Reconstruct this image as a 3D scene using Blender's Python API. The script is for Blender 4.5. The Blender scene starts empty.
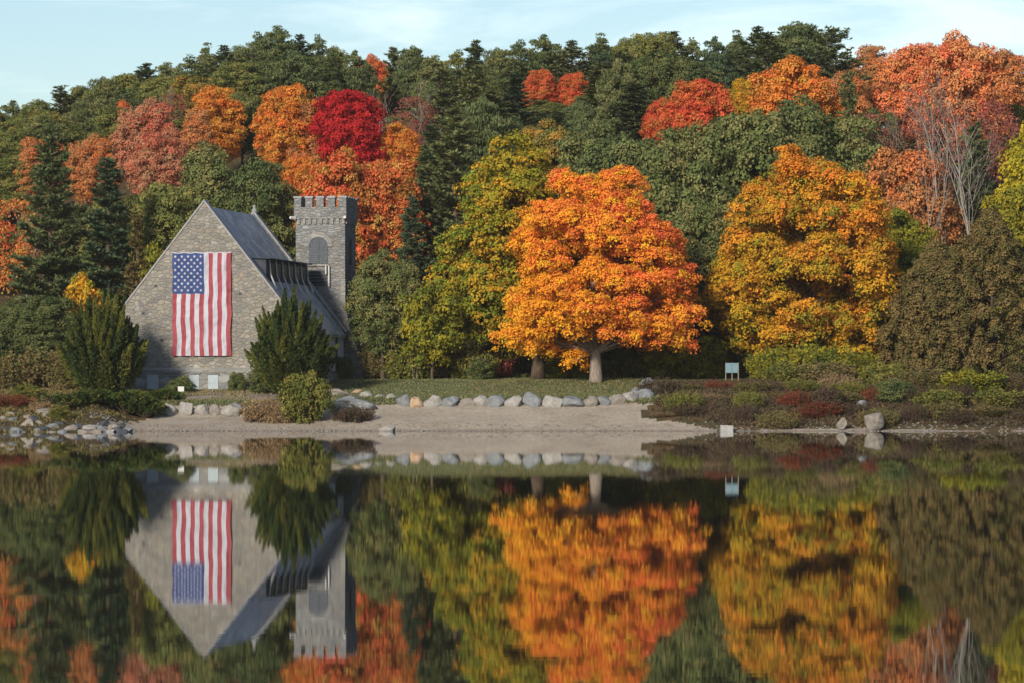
import bpy, math, random
import numpy as np
from mathutils import Vector, noise as mnoise
R = math.radians
C = bpy.context.scene.collection
sc = bpy.context.scene

# ------------------------------------------------------------------ camera, light, exposure
F, HZ, CAMZ = 4000.0, 393.0, 2.6          # focal length in pixels, horizon row, camera height
cam = bpy.data.cameras.new('camera'); co = bpy.data.objects.new('camera', cam); C.objects.link(co)
cam.sensor_width = 36.0; cam.lens = F / 1024 * 36.0
cam.shift_y = (HZ - 341.5) / 1024
cam.clip_start = 1.0; cam.clip_end = 6000
co.location = (0, 0, CAMZ); co.rotation_euler = (R(90), 0, 0)
sc.camera = co

SUN_EL, SUN_AZ = 22.0, 25.0               # azimuth: degrees to the left of straight behind the camera
w = bpy.data.worlds.new('World'); sc.world = w; w.use_nodes = True
nt = w.node_tree; nt.nodes.clear()
wo = nt.nodes.new('ShaderNodeOutputWorld'); bg = nt.nodes.new('ShaderNodeBackground')
sky = nt.nodes.new('ShaderNodeTexSky'); sky.sky_type = 'NISHITA'; sky.sun_disc = False
to_sun = Vector((-math.sin(R(SUN_AZ)) * math.cos(R(SUN_EL)), -math.cos(R(SUN_AZ)) * math.cos(R(SUN_EL)), math.sin(R(SUN_EL))))
sky.sun_elevation = R(SUN_EL); sky.sun_rotation = math.atan2(to_sun.x, to_sun.y)
sky.air_density = 1.0; sky.dust_density = .35; sky.ozone_density = 2.6
bg.inputs['Strength'].default_value = 0.078
# thin high cirrus, laid out by direction in the sky
tc = nt.nodes.new('ShaderNodeTexCoord'); mp = nt.nodes.new('ShaderNodeMapping')
mp.inputs['Scale'].default_value = (9, 9, 46); mp.inputs['Rotation'].default_value = (0, R(3), 0); mp.inputs['Location'].default_value = (2.4, 0, 1.7)
nz = nt.nodes.new('ShaderNodeTexNoise'); nz.inputs['Scale'].default_value = 1.0; nz.inputs['Detail'].default_value = 7; nz.inputs['Roughness'].default_value = .58; nz.inputs['Distortion'].default_value = .5
cr = nt.nodes.new('ShaderNodeMapRange'); cr.inputs[1].default_value = .47; cr.inputs[2].default_value = .62; cr.inputs[4].default_value = 1.0
mx = nt.nodes.new('ShaderNodeMix'); mx.data_type = 'RGBA'
cl = nt.nodes.new('ShaderNodeMix'); cl.data_type = 'RGBA'; cl.blend_type = 'ADD'; cl.inputs[0].default_value = 1
nt.links.new(tc.outputs['Generated'], mp.inputs[0]); nt.links.new(mp.outputs[0], nz.inputs[0]); nt.links.new(nz.outputs[0], cr.inputs[0])
nt.links.new(sky.outputs[0], mx.inputs[6]); nt.links.new(cr.outputs[0], mx.inputs[0])
cl.inputs[7].default_value = (2.4, 1.9, 1.6, 1)
nt.links.new(sky.outputs[0], cl.inputs[6]); nt.links.new(cl.outputs[2], mx.inputs[7])
nt.links.new(mx.outputs[2], bg.inputs[0]); nt.links.new(bg.outputs[0], wo.inputs[0])
sl = bpy.data.lights.new('sun', 'SUN'); sl.energy = 3.5; sl.angle = R(8); sl.color = (1.0, .88, .73)
so = bpy.data.objects.new('sun', sl); C.objects.link(so); so.rotation_euler = to_sun.to_track_quat('Z', 'Y').to_euler(); so.location = (-300, -300, 200)
sc.view_settings.view_transform = 'Standard'; sc.view_settings.look = 'None'
sc.view_settings.exposure = 0.66; sc.view_settings.gamma = 1; sc.view_settings.use_curve_mapping = False
cy = sc.cycles
cy.max_bounces = 5; cy.diffuse_bounces = 3; cy.glossy_bounces = 3; cy.transmission_bounces = 3; cy.transparent_max_bounces = 6
cy.caustics_reflective = False; cy.caustics_refractive = False

HAZE = .00005
cy.volume_bounces = 0; cy.volume_step_rate = 10; cy.volume_max_steps = 64
# ------------------------------------------------------------------ helpers
def P(px, py, D):
    return Vector(((px - 512) * D / F, D, CAMZ + (HZ - py) * D / F))

def tag(o, label=None, cat=None, group=None, kind=None):
    if label: o['label'] = label
    if cat: o['category'] = cat
    if group: o['group'] = group
    if kind: o['kind'] = kind
    return o

def empty(name, loc, rz=0, scale=(1, 1, 1)):
    o = bpy.data.objects.new(name, None); C.objects.link(o)
    o.location = loc; o.rotation_euler = (0, 0, rz); o.scale = scale; o.empty_display_size = .3
    return o

def link(name, me, mat=None, parent=None, loc=None):
    o = bpy.data.objects.new(name, me); C.objects.link(o)
    if parent: o.parent = parent
    if loc is not None: o.location = loc
    if mat is not None:
        if not me.materials: me.materials.append(mat)
        if me.materials[0] != mat:
            o.material_slots[0].link = 'OBJECT'; o.material_slots[0].material = mat
    return o

class MB:                                   # collects plain shapes for ONE mesh
    def __init__(s): s.v = []; s.f = []; s.m = []; s.mi = 0
    def add(s, vs, fs):
        b = len(s.v); s.v += [tuple(v) for v in vs]
        for f in fs: s.f.append(tuple(b + i for i in f)); s.m.append(s.mi)
    def box(s, x0, x1, y0, y1, z0, z1):
        s.add([(x0,y0,z0),(x1,y0,z0),(x1,y1,z0),(x0,y1,z0),(x0,y0,z1),(x1,y0,z1),(x1,y1,z1),(x0,y1,z1)],
              [(0,3,2,1),(4,5,6,7),(0,1,5,4),(1,2,6,5),(2,3,7,6),(3,0,4,7)])
    def prism(s, poly, a, b, axis='y'):     # polygon in (u, z) or (u, v), extruded a..b
        n = len(poly)
        if axis == 'y': vs = [(p[0], a, p[1]) for p in poly] + [(p[0], b, p[1]) for p in poly]
        elif axis == 'x': vs = [(a, p[0], p[1]) for p in poly] + [(b, p[0], p[1]) for p in poly]
        else: vs = [(p[0], p[1], a) for p in poly] + [(p[0], p[1], b) for p in poly]
        s.add(vs, [tuple(range(n)), tuple(range(2*n-1, n-1, -1))] + [(i, n+i, n+(i+1) % n, (i+1) % n) for i in range(n)])
    def tube(s, path, rad, n=7, cap=True):
        rings = []
        for i, p in enumerate(path):
            p = Vector(p)
            d = (Vector(path[min(i+1, len(path)-1)]) - Vector(path[max(i-1, 0)]))
            if d.length < 1e-6: d = Vector((0,0,1))
            d.normalize()
            a = d.cross(Vector((0,0,1)) if abs(d.z) < .9 else Vector((1,0,0))).normalized(); b = d.cross(a)
            rings.append([p + (a*math.cos(t*2*math.pi/n) + b*math.sin(t*2*math.pi/n)) * rad[i] for t in range(n)])
        vs = [v for r in rings for v in r]
        fs = [(i*n+t, i*n+(t+1) % n, (i+1)*n+(t+1) % n, (i+1)*n+t) for i in range(len(path)-1) for t in range(n)]
        if cap: fs += [tuple(range(n-1, -1, -1)), tuple((len(path)-1)*n+t for t in range(n))]
        s.add(vs, fs)
    def mesh(s, name, mats=(), smooth=False, fix=True):
        me = bpy.data.meshes.new(name); me.from_pydata(s.v, [], s.f)
        for m in mats: me.materials.append(m)
        if len(mats) > 1: me.polygons.foreach_set('material_index', s.m)
        if smooth: me.polygons.foreach_set('use_smooth', [True]*len(s.f))
        if fix:
            import bmesh
            b = bmesh.new(); b.from_mesh(me); bmesh.ops.recalc_face_normals(b, faces=b.faces); b.to_mesh(me); b.free()
        me.update(); return me
    def build(s, name, mat, parent=None, smooth=False, bevel=0):
        me = s.mesh(name, mat if isinstance(mat, (list, tuple)) else [mat], smooth)
        o = link(name, me, None, parent)
        if bevel:
            m = o.modifiers.new('bevel', 'BEVEL'); m.width = bevel; m.segments = 2; m.limit_method = 'ANGLE'
        return o

# ------------------------------------------------------------------ materials
def newmat(name):
    m = bpy.data.materials.new(name); m.use_nodes = True; m.node_tree.nodes.clear(); return m, m.node_tree
class N:                                    # tiny node-writing helper
    def __init__(s, nt): s.nt = nt
    def n(s, t, **kw):
        nd = s.nt.nodes.new(t)
        for k, v in kw.items():
            if isinstance(k, str) and k.startswith('i_'):
                key = k[2:]; nd.inputs[int(key) if key.isdigit() else key.replace('_', ' ')].default_value = v
            else: setattr(nd, k, v)
        return nd
    def l(s, a, b): s.nt.links.new(a, b)
    def noise(s, scale, detail=4, rough=.55, vec=None, dist=0):
        nd = s.n('ShaderNodeTexNoise'); nd.inputs['Scale'].default_value = scale; nd.inputs['Detail'].default_value = detail
        nd.inputs['Roughness'].default_value = rough; nd.inputs['Distortion'].default_value = dist
        if vec: s.l(vec, nd.inputs['Vector'])
        return nd.outputs[0]
    def ramp(s, fac, stops):
        r = s.n('ShaderNodeValToRGB'); e = r.color_ramp.elements
        while len(e) < len(stops): e.new(.5)
        for i, (p, c) in enumerate(stops): e[i].position = p; e[i].color = (*c, 1) if len(c) == 3 else c
        s.l(fac, r.inputs[0]); return r.outputs[0]
    def mix(s, fac, a, b, mode='MIX'):
        m = s.n('ShaderNodeMix', data_type='RGBA', blend_type=mode)
        for sock, v in ((m.inputs[0], fac), (m.inputs[6], a), (m.inputs[7], b)):
            if hasattr(v, 'is_output'): s.l(v, sock)
            else: sock.default_value = (*v, 1) if isinstance(v, (tuple, list)) and len(v) == 3 else v
        return m.outputs[2]
    def math(s, op, a, b=0.0, clamp=False):
        m = s.n('ShaderNodeMath', operation=op, use_clamp=clamp)
        for sock, v in ((m.inputs[0], a), (m.inputs[1], b)):
            if hasattr(v, 'is_output'): s.l(v, sock)
            else: sock.default_value = v
        return m.outputs[0]
    def maprange(s, v, a, b, c=0, d=1):
        m = s.n('ShaderNodeMapRange'); s.l(v, m.inputs[0])
        for i, x in enumerate((a, b, c, d)): m.inputs[i+1].default_value = x
        return m.outputs[0]
    def coords(s, kind='Object', scale=(1,1,1), rot=(0,0,0)):
        t = s.n('ShaderNodeTexCoord'); m = s.n('ShaderNodeMapping'); m.inputs['Scale'].default_value = scale; m.inputs['Rotation'].default_value = rot
        s.l(t.outputs[kind], m.inputs[0]); return m.outputs[0]
    def bump(s, h, dist, strength=1.0):
        b = s.n('ShaderNodeBump'); b.inputs['Distance'].default_value = dist; b.inputs['Strength'].default_value = strength
        s.l(h, b.inputs['Height']); return b.outputs[0]
    def out(s, col, rough=.8, normal=None, spec=.3, metallic=0):
        p = s.n('ShaderNodeBsdfPrincipled'); o = s.n('ShaderNodeOutputMaterial')
        for sock, v in ((p.inputs['Base Color'], col), (p.inputs['Roughness'], rough)):
            if hasattr(v, 'is_output'): s.l(v, sock)
            else: sock.default_value = (*v, 1) if isinstance(v, (tuple, list)) else v
        p.inputs['Specular IOR Level'].default_value = spec; p.inputs['Metallic'].default_value = metallic
        if normal: s.l(normal, p.inputs['Normal'])
        s.l(p.outputs[0], o.inputs[0]); return p

_leaf = {}
def leafmat(name, c1, c2, c3=None, trans=.3):
    if name in _leaf: return _leaf[name]
    m, t = newmat('leaf_' + name); k = N(t)
    at = k.n('ShaderNodeAttribute', attribute_name='leaf'); sp = k.n('ShaderNodeSeparateColor'); k.l(at.outputs['Color'], sp.inputs[0])
    col = k.mix(sp.outputs[0], c1, c2)
    if c3: col = k.mix(k.maprange(sp.outputs[2], .5, .85), col, c3)
    lum = k.maprange(sp.outputs[1], 0, 1, .66, 1.3)
    vm = k.n('ShaderNodeVectorMath', operation='SCALE'); k.l(col, vm.inputs[0]); k.l(lum, vm.inputs['Scale'])
    d = k.n('ShaderNodeBsdfDiffuse'); tr = k.n('ShaderNodeBsdfTranslucent'); ms = k.n('ShaderNodeMixShader'); ms.inputs[0].default_value = trans
    k.l(vm.outputs[0], d.inputs[0]); k.l(vm.outputs[0], tr.inputs[0]); k.l(d.outputs[0], ms.inputs[1]); k.l(tr.outputs[0], ms.inputs[2])
    o = k.n('ShaderNodeOutputMaterial'); k.l(ms.outputs[0], o.inputs[0])
    _leaf[name] = m; return m

def barkmat(name, c1, c2):
    m, t = newmat(name); k = N(t); v = k.coords(scale=(3, 3, .7))
    n = k.noise(3, 6, .65, v)
    k.out(k.ramp(n, [(.3, c1), (.7, c2)]), .95, k.bump(n, .08), .1); return m
M_BARK = barkmat('bark_brown', (.05, .036, .025), (.15, .115, .085))
M_BARKG = barkmat('bark_grey', (.12, .10, .085), (.30, .26, .22))
M_BARKP = barkmat('bark_pale', (.20, .185, .165), (.38, .36, .32))

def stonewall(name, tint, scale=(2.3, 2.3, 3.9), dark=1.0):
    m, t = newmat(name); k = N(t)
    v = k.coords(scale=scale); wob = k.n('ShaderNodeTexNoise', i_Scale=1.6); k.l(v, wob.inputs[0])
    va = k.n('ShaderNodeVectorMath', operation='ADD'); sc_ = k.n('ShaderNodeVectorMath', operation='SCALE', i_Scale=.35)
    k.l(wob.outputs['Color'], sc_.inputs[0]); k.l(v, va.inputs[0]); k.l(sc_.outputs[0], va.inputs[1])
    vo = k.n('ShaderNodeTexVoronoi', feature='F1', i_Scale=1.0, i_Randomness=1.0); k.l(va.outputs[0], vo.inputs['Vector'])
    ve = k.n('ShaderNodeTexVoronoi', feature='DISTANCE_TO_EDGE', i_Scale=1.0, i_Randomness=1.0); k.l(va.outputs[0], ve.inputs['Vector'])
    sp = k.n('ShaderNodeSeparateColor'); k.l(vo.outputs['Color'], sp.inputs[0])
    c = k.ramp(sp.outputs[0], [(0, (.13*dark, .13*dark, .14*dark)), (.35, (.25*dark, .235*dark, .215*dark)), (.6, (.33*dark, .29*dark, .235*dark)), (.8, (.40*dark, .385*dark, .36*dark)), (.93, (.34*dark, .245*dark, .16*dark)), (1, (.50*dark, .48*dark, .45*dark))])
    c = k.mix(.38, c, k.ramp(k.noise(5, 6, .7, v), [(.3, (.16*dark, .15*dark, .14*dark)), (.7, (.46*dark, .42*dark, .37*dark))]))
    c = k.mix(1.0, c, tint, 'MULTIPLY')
    c = k.mix(k.maprange(k.noise(.22, 5, .65, v), .42, .7, 0, .6), c, (.17, .165, .155)); c = k.mix(k.maprange(k.noise(.3, 5, .65, k.coords(scale=(1.1, 1, .5))), .52, .75, 0, .45), c, (.40, .385, .35))
    mort = k.maprange(ve.outputs['Distance'], .0, .11)
    c = k.mix(k.maprange(mort, 0, 1, .45, 1), (.21*dark, .20*dark, .185*dark), c)
    h = k.math('ADD', k.math('MULTIPLY', mort, 1.0), k.math('MULTIPLY', k.noise(5, 5, .6, v), .8))
    k.out(c, .92, k.bump(h, .045), .2); return m
M_STONE = stonewall('fieldstone_masonry', (.75, .78, .76))
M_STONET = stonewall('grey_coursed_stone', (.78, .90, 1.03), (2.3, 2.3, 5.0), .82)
M_STONEL = stonewall('dressed_stone', (.76, .85, .93), (.9, .9, 2.2), .95)

def plainmat(name, c1, c2, scale=3, rough=.85, bumpd=.01, spec=.25, stretch=(1,1,1)):
    m, t = newmat(name); k = N(t); v = k.coords(scale=stretch); n = k.noise(scale, 6, .65, v)
    k.out(k.ramp(n, [(.32, c1), (.68, c2)]), rough, k.bump(n, bumpd), spec); return m
M_COPING = plainmat('coping_stone', (.19, .20, .215), (.31, .315, .32), 2)
M_LEAD = plainmat('dormer_cladding', (.025, .034, .048), (.05, .06, .078), 2)
M_POST = plainmat('weathered_timber', (.34, .36, .37), (.5, .52, .53), 4)
M_DARKWIN = plainmat('dark_opening', (.012, .014, .018), (.03, .034, .04), 3, .4)
M_LOUVRE = plainmat('louvre_slats', (.06, .07, .085), (.12, .135, .155), 6)
M_BOARD = plainmat('window_board', (.27, .33, .36), (.36, .42, .45), 3)
M_WHITE = plainmat('white_paint', (.42, .43, .43), (.56, .56, .55), 6, .5)
M_BLUEP = plainmat('blue_panel', (.10, .18, .22), (.15, .25, .30), 5, .5)
def slate():
    m, t = newmat('slate_roof'); k = N(t)
    tc = k.n('ShaderNodeTexCoord'); mp = k.n('ShaderNodeMapping'); k.l(tc.outputs['UV'], mp.inputs[0])
    br = k.n('ShaderNodeTexBrick', i_Scale=1.0); k.l(mp.outputs[0], br.inputs[0])
    br.inputs['Brick Width'].default_value = .45; br.inputs['Row Height'].default_value = .26; br.inputs['Mortar Size'].default_value = .012
    br.inputs['Color1'].default_value = (.14, .175, .21, 1); br.inputs['Color2'].default_value = (.27, .31, .35, 1); br.inputs['Mortar'].default_value = (.05, .06, .07, 1)
    n = k.noise(.55, 6, .68, k.coords(scale=(1, 1, 1)))
    c = k.mix(k.maprange(n, .42, .64, 0, .8), br.outputs[0], (.42, .46, .48))
    c = k.mix(k.maprange(k.noise(1.3, 5, .7, k.coords()), .5, .62, 0, .6), c, (.12, .15, .18))
    k.out(c, .6, k.bump(br.outputs['Fac'], -.01), .4); return m
M_SLATE = slate()

def rockmat(name, c1, c2, c3):
    m, t = newmat(name); k = N(t); v = k.coords(); n = k.noise(1.6, 7, .65, v, .4); n2 = k.noise(8, 5, .7, v)
    c = k.ramp(n, [(.3, c1), (.5, c2), (.72, c3)]); c = k.mix(.35, c, k.ramp(n2, [(.35, c1), (.65, c3)]))
    k.out(c, .85, k.bump(k.math('ADD', n, k.math('MULTIPLY', n2, .4)), .12), .25); return m
ROCKS = {'pale': rockmat('rock_pale', (.15, .145, .135), (.26, .25, .23), (.38, .37, .345)),
         'grey': rockmat('rock_grey', (.09, .102, .11), (.16, .175, .187), (.26, .27, .28)),
         'brown': rockmat('rock_brown', (.12, .105, .09), (.20, .18, .155), (.30, .28, .25)),
         'tan': rockmat('rock_tan', (.24, .15, .09), (.36, .25, .16), (.45, .35, .26)),
         'dark': rockmat('rock_dark', (.02, .025, .032), (.045, .052, .065), (.11, .12, .135))}

def groundmats():
    out = {}
    m, t = newmat('beach_sand'); k = N(t); v = k.coords()
    n = k.noise(.35, 8, .62, v); n2 = k.noise(4, 6, .7, v)
    c = k.ramp(n, [(.3, (.24, .205, .155)), (.7, (.37, .325, .255))]); c = k.mix(.35, c, k.ramp(n2, [(.4, (.18, .155, .13)), (.6, (.44, .40, .345))]))
    geo = k.n('ShaderNodeNewGeometry'); sp = k.n('ShaderNodeSeparateXYZ'); k.l(geo.outputs['Position'], sp.inputs[0])
    zz = k.math('ADD', sp.outputs[2], k.math('MULTIPLY', k.noise(.8, 3, .5, v), .12))
    c = k.mix(k.maprange(zz, .06, .17), (.19, .16, .13), c)      # wet strip at the waterline
    c = k.mix(k.maprange(k.noise(.9, 5, .7, k.coords(scale=(.25, 1, 1))), .60, .68, 0, .5), c, (.15, .12, .09))
    k.out(c, .95, k.bump(n2, .05), .1); out['sand'] = m
    m, t = newmat('lawn_turf'); k = N(t); v = k.coords()
    n = k.noise(.5, 7, .65, v); n2 = k.noise(6, 5, .7, v)
    c = k.ramp(n, [(.3, (.055, .085, .035)), (.5, (.10, .125, .055)), (.7, (.17, .16, .085))]); c = k.mix(.4, c, k.ramp(n2, [(.35, (.035, .055, .022)), (.65, (.20, .20, .12))]))
    k.out(c, .95, k.bump(n2, .08), .1); out['lawn'] = m
    m, t = newmat('gravel_earth'); k = N(t); v = k.coords()
    n = k.noise(.7, 7, .65, v); n2 = k.noise(7, 5, .7, v)
    c = k.ramp(n, [(.35, (.13, .115, .08)), (.5, (.24, .20, .155)), (.7, (.36, .31, .25))]); c = k.mix(.35, c, k.ramp(n2, [(.35, (.10, .09, .06)), (.65, (.40, .36, .31))]))
    k.out(c, .95, k.bump(n2, .08), .1); out['gravel'] = m
    m, t = newmat('forest_floor'); k = N(t); v = k.coords()
    n = k.noise(.4, 7, .65, v); n2 = k.noise(5, 5, .7, v)
    c = k.ramp(n, [(.35, (.035, .04, .018)), (.55, (.075, .055, .028)), (.7, (.13, .08, .035))]); c = k.mix(.3, c, k.ramp(n2, [(.35, (.02, .025, .012)), (.65, (.15, .11, .06))]))
    k.out(c, .95, k.bump(n2, .1), .1); out['forest'] = m
    return out
GM = groundmats()

def watermat():
    m, t = newmat('lake_water'); k = N(t)
    g = k.n('ShaderNodeNewGeometry')
    def vs(sx, sy, rz=0):
        mp = k.n('ShaderNodeMapping'); mp.inputs['Scale'].default_value = (sx, sy, 1); mp.inputs['Rotation'].default_value = (0, 0, rz); k.l(g.outputs['Position'], mp.inputs[0]); return mp.outputs[0]
    a = k.noise(1, 3, .5, vs(1.3, 2.6, .06)); b = k.noise(1, 2, .5, vs(.30, .42, -.1)); c = k.noise(1, 2, .5, vs(.05, .09))
    patch = k.maprange(k.noise(1, 3, .5, vs(.012, .03)), .35, .65, .5, 1.3)
    h = k.math('ADD', k.math('MULTIPLY', a, .00009), k.math('MULTIPLY', b, .00035)); h = k.math('ADD', h, k.math('MULTIPLY', c, .0010)); h = k.math('ADD', h, k.math('MULTIPLY', k.noise(1, 2, .5, vs(.8, 6, .02)), .00013)); h = k.math('MULTIPLY', h, patch)
    p = k.out((.012, .014, .010), .014, k.bump(h, 1.0), .5); p.inputs['IOR'].default_value = 1.333
    return m

# ------------------------------------------------------------------ terrain
def sstep(a, b, x): t = min(1, max(0, (x - a) / (b - a))); return t*t*(3-2*t)
SKY = [(-400,150),(0,104),(50,92),(100,76),(150,66),(200,55),(240,44),(270,34),(310,38),(350,50),(400,54),(450,52),(500,48),(540,42),(580,44),(620,36),(700,38),(760,30),(820,28),(870,46),(950,40),(1024,60),(1400,110)]
def crest(px): return CAMZ + (HZ - np.interp(px, [s[0] for s in SKY], [s[1] for s in SKY])) / F * 440 - 9.5
PROF = {'C': [(240,-2.5),(273.7,0),(281,1.6),(282.2,2.15),(300,3.5),(318,3.9)],
        'L': [(240,-2.5),(273.2,0),(280,1.0),(281.8,1.9),(294,2.85),(305,3.2),(318,3.9)],
        'F': [(230,-2.5),(266.5,0),(272,.9),(281,2.0),(294,2.9),(318,3.9)],
        'R': [(240,-2.5),(273.4,0),(275.5,.55),(284,2.75),(290,3.25),(318,3.9)]}
def prof(k, y): return float(np.interp(y, [p[0] for p in PROF[k]], [p[1] for p in PROF[k]]))
def ground(x, y):
    px = 512 + F * x / max(y, 150)
    if y < 318:
        a = sstep(95, 140, px); b = sstep(300, 345, px); c = sstep(640, 690, px)
        z = prof('F', y)*(1-a) + a*(prof('L', y)*(1-b) + b*(prof('C', y)*(1-c) + c*prof('R', y)))
    else:
        cz = float(crest(px)); z = 3.9 + (cz - 3.9) * float(np.interp(y, [318, 328, 345, 365, 390, 415, 440], [0, .06, .34, .60, .80, .92, 1.0]))
        if y > 450: z += -(y-450)*.02
    if y > 262: z += mnoise.noise(Vector((x*.13, y*.13, 0))) * (.12 if y < 320 else .6) + mnoise.noise(Vector((x*.6, y*.6, 3))) * .05
    return z

def grid_objects():
    xs = np.concatenate([np.arange(-900, -60, 12), np.arange(-60, 60, .5), np.arange(60, 901, 12)])
    ys = np.concatenate([np.arange(-60, 240, 20), np.arange(240, 260, 2), np.arange(260, 320, .4), np.arange(320, 470, 3), np.arange(470, 3000, 60)])
    V = [(x, y, ground(x, y)) for y in ys for x in xs]; nx = len(xs)
    zones = {}
    for j in range(len(ys)-1):
        for i in range(nx-1):
            x = (xs[i]+xs[i+1])/2; y = (ys[j]+ys[j+1])/2; px = 512 + F*x/max(y, 150)
            wob = mnoise.noise(Vector((x*.25, y*.25, 9)))*1.2
            if 320 > y > 250 and 112 + (y-272)*5 + wob*14 < px < 1150 or y <= 262 and y > 250:
                if px < 330: zn = 'sand' if y < 281.5 else ('gravel' if y < 297 + wob else 'lawn')
                elif px < 640 + wob*8 + max(0, (282-y)/8.5)**2.2*75 + wob*14: zn = 'sand' if y < 281.8 else 'lawn'
                else: zn = 'sand' if y < 273.7 + wob*.5 else ('lawn' if y > 291 and px < 760 else 'forest')
                if y > 312 + wob*2: zn = 'forest'
            else: zn = 'forest'
            zones.setdefault(zn, []).append((j*nx+i, j*nx+i+1, (j+1)*nx+i+1, (j+1)*nx+i))
    for zn, nm in (('forest', 'ground'), ('sand', 'sand_beach'), ('lawn', 'lawn'), ('gravel', 'gravel_path')):
        fs = zones[zn]; used = sorted({v for f in fs for v in f}); mp = {v: i for i, v in enumerate(used)}
        me = bpy.data.meshes.new(nm); me.from_pydata([V[u] for u in used], [], [tuple(mp[v] for v in f) for f in fs]); me.materials.append(GM[zn])
        me.polygons.foreach_set('use_smooth', [True]*len(fs)); me.update()
        tag(link(nm, me), kind='structure')
grid_objects()
wm = MB(); wm.add([(-900, -60, 0), (900, -60, 0), (900, 300, 0), (-900, 300, 0)], [(0, 1, 2, 3)])
tag(wm.build('lake_water', watermat()), kind='structure')

# ------------------------------------------------------------------ the stone church
TH = R(10)
church = empty('stone_church', (-22.64, 294.0, 2.88), -TH)
tag(church, 'old fieldstone church with steep slate roof and square battlemented tower standing by the lake', 'church')
HW, EV, PK, NL = 7.1, 4.75, 13.75, 16.0
def gable(v0, v1, hw, ev, pk): 
    b = MB(); b.prism([(-hw, -2), (hw, -2), (hw, ev), (0, pk), (-hw, ev)], v0, v1); return b
gable(0, .7, HW, EV, PK).build('gable_wall', M_STONE, church)
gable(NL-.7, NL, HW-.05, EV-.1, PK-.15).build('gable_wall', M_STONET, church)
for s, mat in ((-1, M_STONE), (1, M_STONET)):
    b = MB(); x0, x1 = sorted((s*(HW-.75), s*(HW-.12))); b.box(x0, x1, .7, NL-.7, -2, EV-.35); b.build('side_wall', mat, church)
# coping along both gables
sl_ = math.atan2(PK-EV, HW)
def coping(v0, v1, dz, parent=church):
    for s in (-1, 1):
        b = MB(); n = Vector((math.sin(sl_), 0, math.cos(sl_)))
        a = Vector((0, 0, PK+dz)); e = Vector((HW+.18, 0, EV+dz - .18*math.tan(sl_)))
        ps = [a, e, e + n*.13, Vector((0, 0, PK+dz+.13/math.cos(sl_)))]
        b.prism([(s*p.x, p.z) for p in ps], v0, v1); b.build('coping', M_COPING, parent, bevel=.03)
coping(-.07, .80, .003); coping(NL-.72, NL+.06, -.12)
b = MB(); b.tube([(0, NL-.35, PK-.1), (0, NL-.35, PK+.2), (0, NL-.35, PK+.26), (0, NL-.35, PK+.42)], [.2, .17, .08, .15], 8); b.tube([(0, NL-.35, PK+.42), (0, NL-.35, PK+.5)], [.15, .05], 8)
b.build('finial', M_COPING, church)
# roof slabs with uv in metres
def slab(name, s, x0, x1, parent, mat, d=0.0, v0=.82, v1=NL-.8):
    sl = (PK-EV)/HW
    z = lambda x: PK - .25 + d - x*sl
    vs = []
    for x in (x0, x1):
        for v in (v0, v1):
            vs += [(s*x, v, z(x)), (s*x, v, z(x)-.25)]
    fs = [(0, 2, 6, 4), (1, 5, 7, 3), (0, 4, 5, 1), (2, 3, 7, 6), (0, 1, 3, 2), (4, 6, 7, 5)]
    bb = MB(); bb.add(vs, fs); me = bb.mesh(name, [mat])
    uv = me.uv_layers.new(name='UVMap')
    for p in me.polygons:
        for li in p.loop_indices:
            c_ = me.vertices[me.loops[li].vertex_index].co; uv.data[li].uv = (c_.y, c_.z/math.sin(sl_))
    return link(name, me, None, parent)
slab('roof', 1, 0.0, HW+.25, church, M_SLATE); slab('roof', -1, 0.0, HW+.25, church, M_SLATE)
# long shed dormer on the lake-side slope (wall of windows between timber brackets)
slp = (PK-EV)/HW; xb, zb = 4.35, PK - .25 - 4.35*slp; zt = zb + 1.6; xt = (PK - .25 - zt)/slp
dm = MB(); dm.prism([(xb, zb-.3), (xb, zt), (xt-.3, zt+.1), (xt-.3, zb-.3)], 1.4, NL-1.0); dormer = dm.build('dormer', M_LEAD, church)
dm = MB(); dm.prism([(xb+.35, zt+.003), (xb+.35, zt+.08), (xt-.5, zt+.20), (xt-.5, zt+.12)], 1.2, NL-.85); dm.build('dormer_roof', M_LEAD, dormer)
for i in range(7):
    v = 2.2 + i*2.05
    if i < 6:
        dm = MB(); dm.box(xb+.003, xb+.05, v+.35, v+1.7, zb+.35, zt-.25); dm.build('dormer_window', M_DARKWIN, dormer)
    dm = MB(); dm.tube([(xb+.08, v, zt-.02), (xb+.16, v-.02, zb+.5), (xb+.62, v-.12, zb-.62)], [.05, .05, .06], 5); dm.tube([(xb+.16, v-.02, zb+.5), (xb+.50, v+.30, zb-.45)], [.045, .05], 5); dm.build('bracket', M_POST, dormer)
# water table and boarded cellar windows in the lakeside gable
b = MB(); b.prism([(-.16, 1.2), (-.16, 1.42), (0, 1.58), (0, 1.2)], -HW-.1, HW+.1, 'x'); b.build('water_table', M_STONEL, church)
b = MB(); b.box(-HW-.06, HW+.06, -.09, 0, -2, 1.197); b.build('foundation', M_STONEL, church)
for u, wd in ((-3.85, .85), (-.72, .75), (.72, .75)):
    b = MB(); b.box(u-wd/2, u+wd/2, -.13, -.091, .0, 1.08); f = b.build('cellar_window', M_BOARD, church)
    b = MB(); b.box(u-wd/2-.08, u+wd/2+.08, -.19, -.132, 1.08, 1.19); b.build('lintel', M_STONET, f)
for u, z in ((-3.65, 7.6), (2.75, 7.0), (-3.2, 3.6), (-4.6, 5.6)):
    b = MB(); b.box(u-.11, u+.11, -.006, .02, z-.1, z+.1); b.build('vent_hole', M_DARKWIN, church)
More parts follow.
